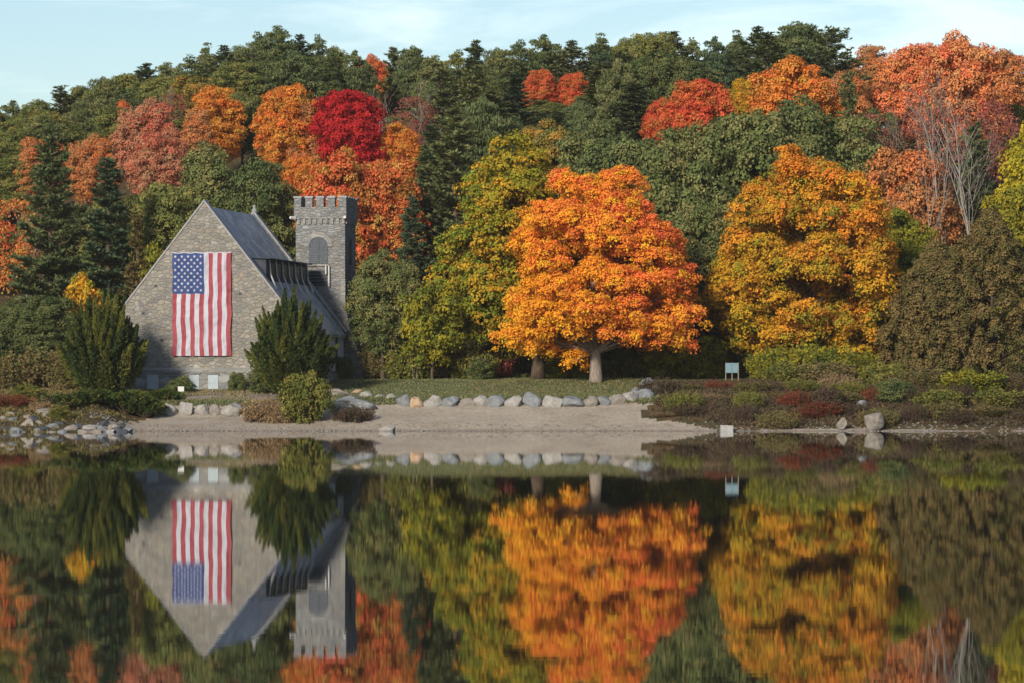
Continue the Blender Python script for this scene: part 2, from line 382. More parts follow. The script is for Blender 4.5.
# windows of the lake-side wall
for i in range(5):
    v = 2.4 + i*3.0
    b = MB()
    b.box(HW-.118, HW-.06, v-.7, v+.7, 1.5, 4.2); f = b.build('side_window', M_DARKWIN, church)
    for dv in (-.7, -.25, .25, .7):
        b = MB(); b.box(HW-.059, HW+.07, v+dv-.08, v+dv+.08, 1.4, 4.3); b.build('mullion', M_POST, f)
b = MB(); b.box(HW-.115, HW+.12, .7, NL-.2, -2, 1.2); b.build('plinth', M_STONEL, church)

# tower, with its flared foot
TU0, TU1, TV0, TV1, TT = 3.1, 7.0, 16.4, 20.3, 14.95
b = MB()
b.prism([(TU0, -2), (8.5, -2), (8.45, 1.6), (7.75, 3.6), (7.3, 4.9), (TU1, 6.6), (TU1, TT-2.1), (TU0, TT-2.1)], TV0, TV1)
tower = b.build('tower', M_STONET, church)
b = MB(); b.box(TU0-.003, TU1+.003, TV0-.003, TV1+.003, TT-2.097, TT-1.75); b.box(TU0-.12, TU1+.12, TV0-.12, TV1+.12, TT-1.75, TT-.85)
b.build('parapet', M_STONET, tower)
def merlon(u0, u1, v0, v1):
    b = MB(); b.box(u0, u1, v0, v1, TT-.847, TT-.16); me = b.build('merlon', M_STONET, tower, bevel=.03)
    b = MB(); b.box(u0-.05, u1+.05, v0-.05, v1+.05, TT-.158, TT); b.build('merlon_cap', M_COPING, me, bevel=.03)
A0, A1, B0, B1 = TU0-.117, TU1+.117, TV0-.117, TV1+.117
wd = .57; gap = ((A1-A0) - 5*wd)/4
for i in range(5):
    u = A0 + i*(wd+gap)
    merlon(u, u+wd, B0, B0+.5); merlon(u, u+wd, B1-.5, B1)
for i in range(1, 4):
    v = B0 + i*(wd+gap)
    merlon(A0, A0+.5, v, v+wd); merlon(A1-.5, A1, v, v+wd)
for i in range(9):                                             # corbels under the parapet, slots between
    u = TU0 + .12 + i*(3.9-.36)/8; b = MB(); b.box(u, u+.22, TV0-.115, TV0-.003, TT-2.15, TT-1.752); b.build('corbel', M_STONEL, tower)
    v = TV0 + .12 + i*(3.9-.36)/8; b = MB(); b.box(TU1+.003, TU1+.115, v, v+.22, TT-2.15, TT-1.752); b.build('corbel', M_STONEL, tower)
for u in (TU0-.02, TU1-.02):
    b = MB(); b.tube([(u, TV0-.15, TT-1.72), (u+(-.3 if u < 5 else .1), TV0-.5, TT-1.66)], [.15, .12], 6); b.build('spout', M_WHITE, tower)
def arch(u0, u1, z0, z1, n=12):
    r = (u1-u0)/2; c = (u0+u1)/2
    return [(u0, z0), (u1, z0)] + [(c + r*math.cos(t*math.pi/n), z1 - r + r*math.sin(t*math.pi/n)) for t in range(n+1)]
au0, au1, az0, az1 = TU0+1.05, TU0+2.55, TT-5.25, TT-3.15
b = MB(); outer = arch(au0-.38, au1+.38, az0, az1+.38); inner = arch(au0, au1, az0, az1)   # voussoir ring, proud of the wall
n_ = len(outer)
b.add([(p[0], TV0-.07, p[1]) for p in outer[2:]] + [(p[0], TV0-.07, p[1]) for p in inner[2:]] + [(p[0], TV0+.05, p[1]) for p in outer[2:]] + [(p[0], TV0+.05, p[1]) for p in inner[2:]],
      [f for i in range(n_-3) for f in ((i, i+1, n_-2+i+1, n_-2+i), (i, 2*(n_-2)+i, 2*(n_-2)+i+1, i+1), (n_-2+i, n_-2+i+1, 3*(n_-2)+i+1, 3*(n_-2)+i))])
b.build('arch_ring', M_STONEL, tower)
b = MB(); b.prism(inner, TV0-.012, TV0-.003); lv = b.build('belfry_window', M_DARKWIN, tower)
b = MB()
for i in range(13):
    z = az0 + .08 + i*.155
    c_ = (au0+au1)/2; hw = (au1-au0)/2 - .03
    if z > az1 - .75: hw = math.sqrt(max(.01, .72**2 - (z+.06-(az1-.75))**2))
    if hw > .12: b.add([(c_-hw, TV0-.06, z), (c_+hw, TV0-.06, z), (c_+hw, TV0-.014, z+.11), (c_-hw, TV0-.014, z+.11)], [(0, 1, 2, 3)])
b.build('louvre', M_LOUVRE, lv)
b = MB(); b.box((au0+au1)/2-.04, (au0+au1)/2+.04, TV0-.09, TV0-.062, az0, az1-.05); b.build('mullion', M_LOUVRE, lv)
b = MB(); b.box(au0-.1, au1+.1, TV0-.14, TV0-.003, az0-.18, az0-.003); b.build('sill', M_STONEL, tower)
b = MB(); b.box(au0+.05, au1-.05, TV0-.012, TV0-.003, az0-1.7, az0-.45); lw = b.build('lower_window', M_DARKWIN, tower)
b = MB()
for i in range(5):
    b.box(au0+.08, au1-.08, TV0-.05, TV0-.014, az0-1.6+i*.26, az0-1.53+i*.26)
b.build('grille', M_LOUVRE, lw)
b = MB(); b.tube([(au1+.12, TV0-.2, az0-1.75), (au1+.12, TV0-.2, az0-.15), (au1-.12, TV0-.2, az0-.1), (au1-.12, TV0-.2, az0-.8)], [.06]*4, 6); b.build('pipe', M_WHITE, tower)
for z0, z1 in ((TT-5.3, TT-3.2), (TT-8.6, TT-6.2), (TT-11, TT-9.6)):
    b = MB(); b.prism(arch(18.0, 18.75, z0, z1, 8), TU1+.003, TU1+.015, 'x'); b.build('slit_window', M_DARKWIN, tower)
b = MB()                                                       # raised quoin strip following the flared corner
pr = [(8.5, -1), (8.45, 1.6), (7.75, 3.6), (7.3, 4.9), (7.0, 6.6), (7.0, 8.5)]
b.prism([(p[0]+.03, p[1]) for p in pr] + [(p[0]-.32, p[1]) for p in reversed(pr)], TV0-.06, TV0-.003); b.build('quoin', M_STONEL, tower)

# ------------------------------------------------------------------ the flag hung on the gable
def flag():
    m_r = plainmat('flag_red', (.23, .045, .06), (.29, .075, .09), 1.5, .8, .004, .1); m_w = plainmat('flag_white', (.34, .35, .40), (.43, .44, .49), 1.5, .8, .004, .1)
    m_b = plainmat('flag_blue', (.03, .052, .145), (.045, .07, .19), 1.5, .8, .004, .1)
    W, H = 4.45, 7.65; nx, nz = 78, 110
    u0, z1 = -2.35, 10.10
    def wr(u, z):
        s = mnoise.noise(Vector((u*2.4, z*.45, 1)))*.13 + mnoise.noise(Vector((u*5, z*1.6 + u*3, 5)))*.07 + mnoise.noise(Vector((u*1.1+z*.8, z*2.2-u*1.5, 8)))*.04
        return -.20 + s * min(1, (H - (z - (z1-H)))/1.0 + .15)
    b = MB()
    V = [(u0 + W*i/nx + .07*mnoise.noise(Vector((0, j*.06, i*.02))), wr(W*i/nx, z1 - H*j/nz), z1 - H*j/nz - .06*math.sin(math.pi*((i/nx*5) % 1))*(1-j/nz)) for j in range(nz+1) for i in range(nx+1)]
    base = len(b.v); b.v += V
    cb = int(round(nz*.40))
    for j in range(nz):
        for i in range(nx):
            st = i * 13 // nx
            mi = 2 if (st < 7 and 1 <= j < cb) else (0 if st % 2 == 0 else 1)
            if j < 1: mi = 1
            b.f.append((j*(nx+1)+i, (j+1)*(nx+1)+i, (j+1)*(nx+1)+i+1, j*(nx+1)+i+1)); b.m.append(mi)
    cw = W*7/13; ch = H*.39
    b.mi = 1
    for c_ in range(9):
        rows = 6 if c_ % 2 == 0 else 5
        for r_ in range(rows):
            cu = cw*(c_+1)/10; cz = z1 - .10 - ch*((2*r_+1) if rows == 6 else (2*r_+2))/12
            pts = []
            for q in range(10):
                rr = .125 if q % 2 == 0 else .055; a = math.pi/2 + q*math.pi/5 + math.pi/2*0
                pu, pz = cu + rr*math.cos(a), cz + rr*math.sin(a); pts.append((u0+pu, wr(pu, pz)-.028, pz))
            b.add([(u0+cu, wr(cu, cz)-.03, cz)] + pts, [(0, 1+(q+1) % 10, 1+q) for q in range(10)])
    me = b.mesh('flag', [m_r, m_w, m_b], smooth=True, fix=False)
    o = link('flag', me); o.location = church.location; o.rotation_euler = church.rotation_euler
    tag(o, 'large stars and stripes flag hanging vertically on the stone gable of the church', 'flag')
flag()

# ------------------------------------------------------------------ foliage generators
def blades(pos, dirn, nrm, ln, wd, attr, name, mat_slot=True):
    n = len(pos)
    d = dirn / (np.linalg.norm(dirn, axis=1, keepdims=True) + 1e-9)
    s = np.cross(d, nrm); s /= (np.linalg.norm(s, axis=1, keepdims=True) + 1e-9)
    ln = ln[:, None]; wd = wd[:, None]
    V = np.empty((n, 4, 3), np.float32)
    V[:, 0] = pos - d*ln*.5; V[:, 1] = pos + s*wd*.5 - d*ln*.05; V[:, 2] = pos + d*ln*.5; V[:, 3] = pos - s*wd*.5 - d*ln*.05
    me = bpy.data.meshes.new(name); me.vertices.add(4*n); me.vertices.foreach_set('co', V.ravel())
    me.loops.add(4*n); me.loops.foreach_set('vertex_index', np.arange(4*n, dtype=np.int32))
    me.polygons.add(n); me.polygons.foreach_set('loop_start', np.arange(0, 4*n, 4, dtype=np.int32))
    try: me.polygons.foreach_set('loop_total', np.full(n, 4, np.int32))
    except Exception: pass
    a = me.attributes.new('leaf', 'FLOAT_COLOR', 'POINT')
    col = np.ones((n, 4, 4), np.float32); col[:, :, :3] = attr[:, None, :]
    a.data.foreach_set('color', col.ravel())
    me.update(calc_edges=True); me.validate(); return me

def unit(rng, n):
    v = rng.normal(size=(n, 3)); return v / np.linalg.norm(v, axis=1, keepdims=True)

def leafcloud(rng, name, lobes, per_m2, leaf, clump=.75, hue=None, flat=.85, huevar=.35, droop=0.0, bottom=None, needle=False):
    """lobes: (cx,cy,cz,rx,ry,rz,tone). Leaves sit in clumps on and inside every lobe."""
    pos = []; nr = []; at = []
    for (cx, cy, cz, rx, ry, rz, tone) in lobes:
        rm = (rx*ry*rz)**(1/3); nc = max(4, int(5.5*rm*rm/(clump*clump)))
        u = unit(rng, nc); u[:, 2] = np.where(u[:, 2] < -.5, -u[:, 2], u[:, 2])
        rr = rng.uniform(.62, 1.06, nc)[:, None]
        cc = np.array([cx, cy, cz]) + u * rr * np.array([rx, ry, rz])
        for k in range(nc):
            cr_ = clump * rng.uniform(.6, 1.25); nl = int(per_m2 * cr_*cr_*4)
            d = unit(rng, nl); d[:, 2] = np.where(rng.random(nl) < .35, d[:, 2], np.abs(d[:, 2]))
            rad = rng.uniform(.35, 1, nl)[:, None] ** .5
            p = cc[k] + d * rad * cr_ * np.array([1, 1, flat])
            p[:, 2] -= droop * rng.random(nl)
            out = u[k] * np.array([1, 1, .6])
            n_ = d*.7 + out*.6 + np.array([0, 0, .25]) + rng.normal(size=(nl, 3))*.5
            n_ /= np.linalg.norm(n_, axis=1, keepdims=True)
            pos.append(p); nr.append(n_)
            ct = np.clip(tone + rng.normal()*huevar*.5, 0, 1)
            a = np.empty((nl, 3)); a[:, 0] = np.clip(ct + rng.normal(size=nl)*huevar*.35, 0, 1)
            a[:, 1] = np.clip(.5 + rng.normal()*.14 + rng.normal(size=nl)*.17, 0, 1); a[:, 2] = np.clip(rng.random()*.8 + rng.random(nl)*.2, 0, 1)
            at.append(a)
    pos = np.concatenate(pos); nr = np.concatenate(nr); at = np.concatenate(at)
    if bottom is not None:
        kp = pos[:, 2] > bottom; pos, nr, at = pos[kp], nr[kp], at[kp]
    if hue is not None: at[:, 0] = np.clip(hue(pos, at[:, 0]), 0, 1)
    t = rng.normal(size=pos.shape); d = np.cross(nr, t)
    ln = leaf*rng.uniform(.7, 1.35, len(pos))
    if needle:
        d = nr*.75 + rng.normal(size=pos.shape)*.45 + np.array([0, 0, .45]); n2 = np.cross(d, rng.normal(size=pos.shape)) ; n2 = n2 + np.array([0, -.0, .8])
        return blades(pos, d, n2, ln, ln*.34, at, name)
    return blades(pos, d, nr, ln, ln*.72, at, name)

def lobes_round(rng, rx, ry, z0, z1, n, tonef=None, rel=(.26, .42), shape='round'):
    """many lobes over an ellipsoidal crown between z0 and z1"""
    cz = (z0+z1)/2; rz = (z1-z0)/2; out = []
    ga = math.pi*(3-5**.5)
    for i in range(n):
        zz = 1 - 2*(i+.5)/n; a = i*ga + rng.uniform(-.3, .3)
        q = math.sqrt(max(0, 1-zz*zz)); k = rng.uniform(.58, .80)
        if shape == 'cone': q = q*(.62 - .38*zz) * 1.25
        if shape == 'oval': q = q**.85
        r = rng.uniform(*rel)
        c = (math.cos(a)*q*rx*k, math.sin(a)*q*ry*k, cz + zz*rz*(k+.04))
        t = rng.random() if tonef is None else tonef(c[0]/rx, c[1]/ry, zz)
        out.append((*c, rx*r, ry*r, min(rx, rz)*r*.85, t))
    for i in range(max(2, n//6)):
        c = (rng.uniform(-.35, .35)*rx, rng.uniform(-.35, .35)*ry, cz + rng.uniform(-.4, .4)*rz)
        out.append((*c, rx*.36, ry*.36, rz*.3, rng.random()))
    return out

def limbs(rng, lobes, h_base, r0, lean=0.0, fork=None, n_sides=8, frac=1.0, topz=None):
    """tapered trunk with root flare and a limb into every lobe"""
    b = MB(); zt = topz or max(l[2] for l in lobes)
    path = []; rad = []
    zf = [0, .03, .08, .2, .35, .5, .65, .8, .95]
    ph = rng.uniform(0, 6)
    for t in zf:
        z = t*zt; path.append((lean*t*t*zt + math.sin(ph+t*5)*.12*t*3, math.cos(ph+t*4)*.12*t*3 - math.cos(ph)*.0, z - (.5 if t == 0 else 0)))
        rad.append(r0*(1.35 if t == 0 else 1.1 if t == .03 else 1-.8*t if t > .03 else 1))
    b.tube(path, rad, n_sides)
    for l in lobes:
        if rng.random() > frac: continue
        c = Vector(l[:3]); hz = math.hypot(c.x, c.y)
        zs = max(h_base, min(c.z - .55*hz, zt*.85)); t = zs/zt
        s = Vector((lean*t*t*zt + math.sin(ph+t*5)*.12*t*3, math.cos(ph+t*4)*.12*t*3, zs))
        mid = s.lerp(c, .5) + Vector((rng.normal()*.25, rng.normal()*.25, hz*.08))
        m2 = s.lerp(c, .78) + Vector((rng.normal()*.2, rng.normal()*.2, hz*.06))
        rr = r0*(1-.75*t)*.42
        b.tube([s, mid, m2, c], [rr, rr*.6, rr*.4, rr*.15], 5, False)
        for q in range(2):
            e = c + Vector((rng.uniform(-.6, .6)*l[3], rng.uniform(-.6, .6)*l[4], rng.uniform(0, .7)*l[5])); b.tube([m2, m2.lerp(e, .5)+Vector((0,0,.15)), e], [rr*.35, rr*.22, rr*.06], 4, False)
    return b.mesh('trunk', [M_BARK], True, False)

def pine_mesh(rng, H=20, Lmax=4.2, z0=3.5, narrow=.7, gapw=.95, flatness=1.0, top='point', dens=1.0, blade=.5):
    pos = []; dr = []; nr = []; at = []
    b = MB(); ph = rng.uniform(0, 6)
    b.tube([(0, 0, -.5), (0, 0, .4), (0, 0, H*.5), (0, 0, H*.97)], [.38, .3, .2, .03], 7)
    z = z0
    while z < H*.985:
        t = (z-z0)/(H-z0)
        if top == 'flat': prof_ = (1 - t**3.2) * (.62 + .5*math.sin(t*2.6+.35))
        else: prof_ = (1-t)**narrow * (1.0 if t > .12 else .7+2.5*t)
        nb = rng.integers(4, 7); a0 = rng.uniform(0, 6.28)
        wl = rng.uniform(.6, 1.2)
        for i in range(nb):
            a = a0 + i*6.283/nb + rng.normal()*.22
            L = max(.35, Lmax*prof_*wl*rng.uniform(.55, 1.15)); up = rng.uniform(.08, .42) + .6*t*t
            ez = z + rng.normal()*.38
            dh = np.array([math.cos(a), math.sin(a), 0])
            s0, e = np.array([0, 0, ez]), dh*L + np.array([0, 0, ez + L*up])
            mid = dh*L*.55 + np.array([0, 0, ez + L*up*.25])
            b.tube([tuple(s0), tuple(mid), tuple(e)], [.05+.02*L*.5, .04, .012], 4, False)
            n_t = max(2, int(L*2.4*dens)); tn = rng.random(); lm = np.clip(.5+rng.normal()*.12, .1, .9)
            for q in range(n_t):
                f = rng.uniform(.28, 1.0) if L > 1 else rng.uniform(.2, 1)
                base = (1-f)**2*s0 + 2*f*(1-f)*mid + f*f*e
                lat = np.array([-dh[1], dh[0], 0]) * rng.normal()*.28*L*(1.15-f)
                c = base + lat + np.array([0, 0, .1]); nbld = 15
                dd = dh*.55 + rng.normal(size=(nbld, 3))*np.array([.75, .75, .22]) + np.array([0, 0, .40])
                dd /= np.linalg.norm(dd, axis=1, keepdims=True)
                cr_ = rng.uniform(.32, .68)
                p = c + dd*np.array([1, 1, .6*flatness])*cr_*rng.uniform(.3, 1.1, nbld)[:, None]
                nn = np.array([0, 0, 1.0]) + rng.normal(size=(nbld, 3))*.42 + dh*.35
                pos.append(p); dr.append(dd); nr.append(nn)
                aa = np.empty((nbld, 3)); aa[:, 0] = np.clip(tn*.6 + rng.random(nbld)*.4, 0, 1); aa[:, 1] = np.clip(lm + rng.normal(size=nbld)*.17, 0, 1); aa[:, 2] = rng.random()*.9
                at.append(aa)
        z += gapw*rng.uniform(.6, 1.15)*(1 if t < .75 else .62)
    pos = np.concatenate(pos); dr = np.concatenate(dr); nr = np.concatenate(nr); at = np.concatenate(at)
    ln = blade*rng.uniform(.7, 1.3, len(pos))
    return blades(pos, dr, nr, ln, ln*.36, at, 'crown'), b.mesh('trunk', [M_BARK], True, False)

def plume_mesh(rng, W, H, n, upright=.8, leaf=.3, dens=1.0, spread=.5, fill=True, pw=(.55, .9)):
    """juniper / yew / cedar: many upright feathery plumes filling a mound W wide and H high"""
    pos = []; dr = []; nr = []; at = []
    b = MB(); b.tube([(0, 0, -.4), (0, 0, H*.5)], [.16, .05], 6)
    for i in range(n):
        a = i*2.39996; rr = math.sqrt((i+.5)/n); x, y = math.cos(a)*rr*W*.5*rng.uniform(.8, 1.02), math.sin(a)*rr*W*.5*rng.uniform(.8, 1.02)
        hh = H*(1 - .55*rr**2.6)*rng.uniform(.74, 1.06)
        bx, by = x*spread, y*spread
        axis = np.array([x-bx, y-by, hh*upright]); axis /= np.linalg.norm(axis)
        tip = np.array([x, y, hh]); r0 = rng.uniform(*pw)
        L = hh if fill else min(hh, rng.uniform(1.3, 2.2)*1.4)
        b.tube([(bx*.3, by*.3, 0), tuple(tip - axis*L*.5), tuple(tip)], [.05, .03, .01], 4, False)
        nb = int(L*r0*210*dens); f = rng.random(nb)**.75
        th = rng.uniform(0, 6.283, nb); e1 = np.cross(axis, [0, 0, 1.0]); 
        if np.linalg.norm(e1) < .1: e1 = np.array([1., 0, 0])
        e1 /= np.linalg.norm(e1); e2 = np.cross(axis, e1)
        rad = r0*np.sin(np.clip((1-f)*1.9, 0, 1.57))**.8*rng.uniform(.55, 1.05, nb)
        rv = np.cos(th)[:, None]*e1 + np.sin(th)[:, None]*e2
        p = tip - axis*((1-f)*L)[:, None] + rv*rad[:, None]
        d = axis*.9 + rv*.45 + rng.normal(size=(nb, 3))*.28
        pos.append(p); dr.append(d); nr.append(rv + rng.normal(size=(nb, 3))*.35 + np.array([0, 0, .3]))
        tn = rng.random(); lm = np.clip(.5+rng.normal()*.12, .1, .9); g3 = rng.random()
        aa = np.empty((nb, 3)); aa[:, 0] = np.clip(tn*.7 + rng.random(nb)*.3 , 0, 1); aa[:, 1] = np.clip(lm + rng.normal(size=nb)*.16, 0, 1); aa[:, 2] = g3*.85 + rng.random(nb)*.15
        at.append(aa)
    pos = np.concatenate(pos); dr = np.concatenate(dr); nr = np.concatenate(nr); at = np.concatenate(at)
    kp = pos[:, 2] > -.2; pos, dr, nr, at = pos[kp], dr[kp], nr[kp], at[kp]
    ln = leaf*rng.uniform(.7, 1.35, len(pos))
    return blades(pos, dr, nr, ln, ln*.42, at, 'crown'), b.mesh('trunk', [M_BARK], True, False)

def brush_mesh(rng, W, H, stems, leaf=.14, per=40, wd=.5):
    """stalky brush: thin stems fanning from the ground with small leaves along them"""
    pos = []; dr = []; nr = []; at = []
    b = MB()
    for i in range(stems):
        a = rng.uniform(0, 6.283); rr = rng.random()**.5; bx, by = math.cos(a)*rr*W*.42, math.sin(a)*rr*W*.42
        h = H*rng.uniform(.5, 1.05)*(1-.35*rr); tx, ty = bx*1.25+rng.normal()*.25, by*1.25+rng.normal()*.25
        b.tube([(bx, by, -.1), ((bx+tx)/2, (by+ty)/2, h*.6), (tx, ty, h)], [.014, .01, .004], 3, False)
        f = rng.uniform(.2, 1.02, per); p = np.stack([bx+(tx-bx)*f**1.5, by+(ty-by)*f**1.5, h*f], 1) + rng.normal(size=(per, 3))*.13
        pos.append(p); dr.append(rng.normal(size=(per, 3)) + np.array([0, 0, .7])); nr.append(rng.normal(size=(per, 3))*.6 + np.array([0, -.2, .6]))
        tn = rng.random(); aa = np.empty((per, 3)); aa[:, 0] = np.clip(tn*.6 + rng.random(per)*.4, 0, 1); aa[:, 1] = np.clip(.5 + rng.normal(size=per)*.2, 0, 1); aa[:, 2] = rng.random()
        at.append(aa)
    pos = np.concatenate(pos); dr = np.concatenate(dr); nr = np.concatenate(nr); at = np.concatenate(at)
    ln = leaf*rng.uniform(.7, 1.4, len(pos))
    return blades(pos, dr, nr, ln, ln*wd, at, 'foliage'), b.mesh('stems', [M_BARK], False, False)

def bare_mesh(rng, H, spread=.35, stems=3, twig=True, r0=.26, maxd=5):
    b = MB()
    def grow(p, d, L, r, depth):
        pts = [p]; q = Vector(p); dd = Vector(d)
        for i in range(3):
            dd = (dd + Vector((rng.normal()*.13, rng.normal()*.13, .06))).normalized(); q = q + dd*L/3; pts.append(q.copy())
        b.tube(pts, [r, r*.85, r*.72, r*.55], 6 if depth < 2 else 3, False)
        if depth >= maxd or r < .010: return
        n = 3 if depth in (1, 2) else 2
        for i in range(n):
            s = pts[rng.integers(1, 4)] if i else pts[3]
            a = Vector((rng.normal(), rng.normal(), rng.normal()*.3)).normalized()
            nd = (dd + a*(spread*(1.0 if i else .35) + .12*depth)).normalized(); nd.z = max(nd.z, .05)
            grow(s, nd, L*rng.uniform(.6, .85), r*(.6 if i else .78), depth+1)
    for i in range(stems):
        a = i*6.28/stems + rng.uniform(-.3, .3)
        grow(Vector((math.cos(a)*.25, math.sin(a)*.25, -.3)), Vector((math.cos(a)*.22, math.sin(a)*.22, 1)).normalized(), H*.38, r0, 0)
    return b.mesh('trunk', [M_BARKP], True, False)

# ------------------------------------------------------------------ palettes (base colours of the leaves)
PAL = dict(
    hero=((0.82, 0.36, 0.028), (0.8, 0.165, 0.06), (0.78, 0.44, 0.035)),
    gold=((0.58, 0.36, 0.028), (0.7, 0.25, 0.035), (0.27, 0.26, 0.03)),
    greengold=((.19, .235, .03), (.36, .30, .03), (.56, .31, .03)),
    yellowgreen=((0.2, 0.21, 0.03), (0.36, 0.3, 0.03), (0.13, 0.17, 0.03)),
    yellow=((.52, .38, .025), (.42, .36, .03), (.28, .28, .03)),
    orange=((0.66, 0.26, 0.05), (0.68, 0.18, 0.045), (0.56, 0.32, 0.06)),
    orangepale=((.48, .22, .08), (.55, .17, .055), (.36, .20, .09)),
    redorange=((.64, .17, .06), (.60, .08, .045), (.52, .22, .06)),
    red=((.50, .025, .03), (.56, .045, .04), (.36, .02, .03)),
    pinkish=((0.42, 0.2, 0.11), (0.5, 0.13, 0.08), (0.36, 0.22, 0.12)),
    redsoft=((.66, .25, .085), (.62, .14, .065), (.52, .26, .10)),
    turning=((.12, .145, .04), (.28, .21, .05), (.46, .24, .05)),
    rustred=((.50, .17, .05), (.60, .11, .045), (.42, .26, .06)),
    maroon=((0.27, 0.07, 0.055), (0.33, 0.12, 0.08), (0.2, 0.1, 0.08)),
    rust=((.30, .11, .035), (.36, .16, .045), (.18, .12, .04)),
    brown=((.20, .13, .06), (.27, .19, .09), (.13, .11, .05)),
    oak=((0.095, 0.13, 0.042), (0.16, 0.18, 0.065), (0.23, 0.21, 0.08)),
    oakdark=((0.068, 0.1, 0.038), (0.115, 0.14, 0.052), (0.16, 0.165, 0.058)),
    olive=((0.115, 0.145, 0.045), (0.18, 0.2, 0.058), (0.25, 0.22, 0.065)),
    pine=((0.085, 0.12, 0.052), (0.125, 0.16, 0.066), (0.17, 0.185, 0.075)),
    pinelight=((0.12, 0.15, 0.06), (0.18, 0.2, 0.078), (0.22, 0.215, 0.085)),
    pineblue=((0.06, 0.105, 0.06), (0.095, 0.14, 0.072), (0.13, 0.155, 0.075)),
    yew=((0.0297, 0.054, 0.0189), (0.0675, 0.0891, 0.0243), (0.1215, 0.1283, 0.0297)),
    cedar=((0.095, 0.092, 0.032), (0.16, 0.12, 0.045), (0.2, 0.14, 0.055)),
    shrub=((.10, .12, .028), (.16, .165, .04), (.22, .19, .05)),
    shrubbrown=((.13, .105, .045), (.20, .15, .06), (.13, .13, .045)),
    dry=((.24, .17, .09), (.32, .23, .12), (.20, .13, .07)),
    redbrush=((.16, .035, .025), (.24, .07, .03), (.10, .06, .035)),
    darkbrush=((.065, .045, .035), (.11, .07, .05), (.08, .075, .035)),
    juniper=((.035, .07, .022), (.08, .115, .03), (.13, .14, .035)))
def LM(k):
    return leafmat(k, *PAL[k], trans=.34 if k in ('hero', 'gold', 'orange', 'yellow', 'greengold', 'red', 'redorange', 'yellowgreen') else .2)

# ------------------------------------------------------------------ tree prototypes (meshes shared by the copies)
PROTO = {}
def proto_broad(key, seed, W, H, z0, nl, shape='round', leaf=.25, per=27, clump=.78, r0=.32):
    rng = np.random.default_rng(seed); lb = lobes_round(rng, W/2, W/2*.95, z0, H*.97, nl, None, (.27, .43), shape)
    PROTO[key] = (leafcloud(rng, 'crown', lb, per, leaf, clump), limbs(rng, lb, z0*.7, r0, n_sides=7, frac=.8), W, H)
for i, (W, H, z0, nl, shp) in enumerate([(10, 17, 2.5, 34, 'oval'), (9.5, 18, 2.2, 36, 'oval'), (11, 16, 2.5, 34, 'round'), (9.5, 17, 2.0, 34, 'cone'), (10.5, 17, 3, 32, 'round')]):
    proto_broad('B%d' % i, 10+i, W, H, z0, nl, shp)
for i, (H, L, z0, nar, gp, tp) in enumerate([(20, 4.2, 3, .75, .95, 'point'), (19, 3.8, 2.5, .6, 1.05, 'point'), (21, 4.6, 4, .85, 1.1, 'point'), (18, 4.2, 5, .6, .9, 'flat'), (19, 3.6, 4, .5, 1.0, 'flat')]):
    rng = np.random.default_rng(40+i); cm, tm = pine_mesh(rng, H, L, z0, nar, gp*.82, 1.25, tp, 1.7); PROTO['P%d' % i] = (cm, tm, L*2*.92, H)
for i, (W, H, z0, n_, shp) in enumerate([(8.5, 18, 3, 34, 'oval'), (7.5, 19, 4, 30, 'cone'), (9.5, 17, 4, 34, 'round'), (7, 18, 3, 30, 'oval')]):   # old feathery pines
    rng = np.random.default_rng(50+i); lb = lobes_round(rng, W/2, W/2, z0, H*.98, n_, None, (.20, .36), shp)
    lb = [(l[0]*rng.uniform(.75, 1.1), l[1]*rng.uniform(.75, 1.1), l[2]+rng.normal()*.3, l[3], l[4], l[5]*rng.uniform(.7, 1.3), l[6]) for l in lb] + [(rng.uniform(-.3, .3), 0, H-2.2, .9, .9, 1.2, .5), (0, 0, H-1.1, .4, .4, 1.0, .5)]
    PROTO['Q%d' % i] = (leafcloud(rng, 'crown', lb, 20, .46, .62, needle=True, flat=.8), limbs(rng, lb, z0*.7, .3, n_sides=7, frac=.8), W, H)
for i, (H, L, z0, nar) in enumerate([(20, 4.9, 1.5, .7), (21, 4.6, 2, .8)]):
    rng = np.random.default_rng(70+i); cm, tm = pine_mesh(rng, H, L, z0, nar, .8, 1.0, 'point', 3.0, .46); PROTO['P%d' % (5+i)] = (cm, tm, L*1.85, H)
for i in range(2):
    rng = np.random.default_rng(60+i); cm, tm = pine_mesh(rng, 13, 2.6, .8, .9, .6, 1.0, 'point', 1.7, .42); PROTO['S%d' % i] = (cm, tm, 4.8, 13)
for i, (W, H) in enumerate([(5, 4), (4, 4.5), (5.5, 3.5)]):          # leafy shrubs
    rng = np.random.default_rng(80+i); lb = lobes_round(rng, W/2, W/2, -.5, H*.97, 22, None, (.26, .40))
    PROTO['H%d' % i] = (leafcloud(rng, 'crown', lb, 46, .19, .5, bottom=-.1), limbs(rng, lb, .1, .09, n_sides=5), W, H)
for i, (W, H, n, s) in enumerate([(4.6, 4.2, 40, 60), (3.2, 2.6, 40, 50)]):
    rng = np.random.default_rng(95+i); cm, tm = brush_mesh(rng, W, H, 150, .2, 60, .55); PROTO['K%d' % i] = (cm, tm, W, H)
for i in range(3):
    rng = np.random.default_rng(120+i); cm, tm = brush_mesh(rng, 3.0, 1.5, 130, .13, 42, .5); PROTO['W%d' % i] = (cm, tm, 3.1, 1.5)
for i in range(2):                                                  # thin, half-bare crowns
    rng = np.random.default_rng(140+i); lb = lobes_round(rng, 4.6, 4.4, 4, 14.5, 22, None, (.2, .34))
    PROTO['T%d' % i] = (leafcloud(rng, 'crown', lb, 7, .24, .8), bare_mesh(rng, 15, .34, 2, r0=.16), 9.4, 15)
ACC = []
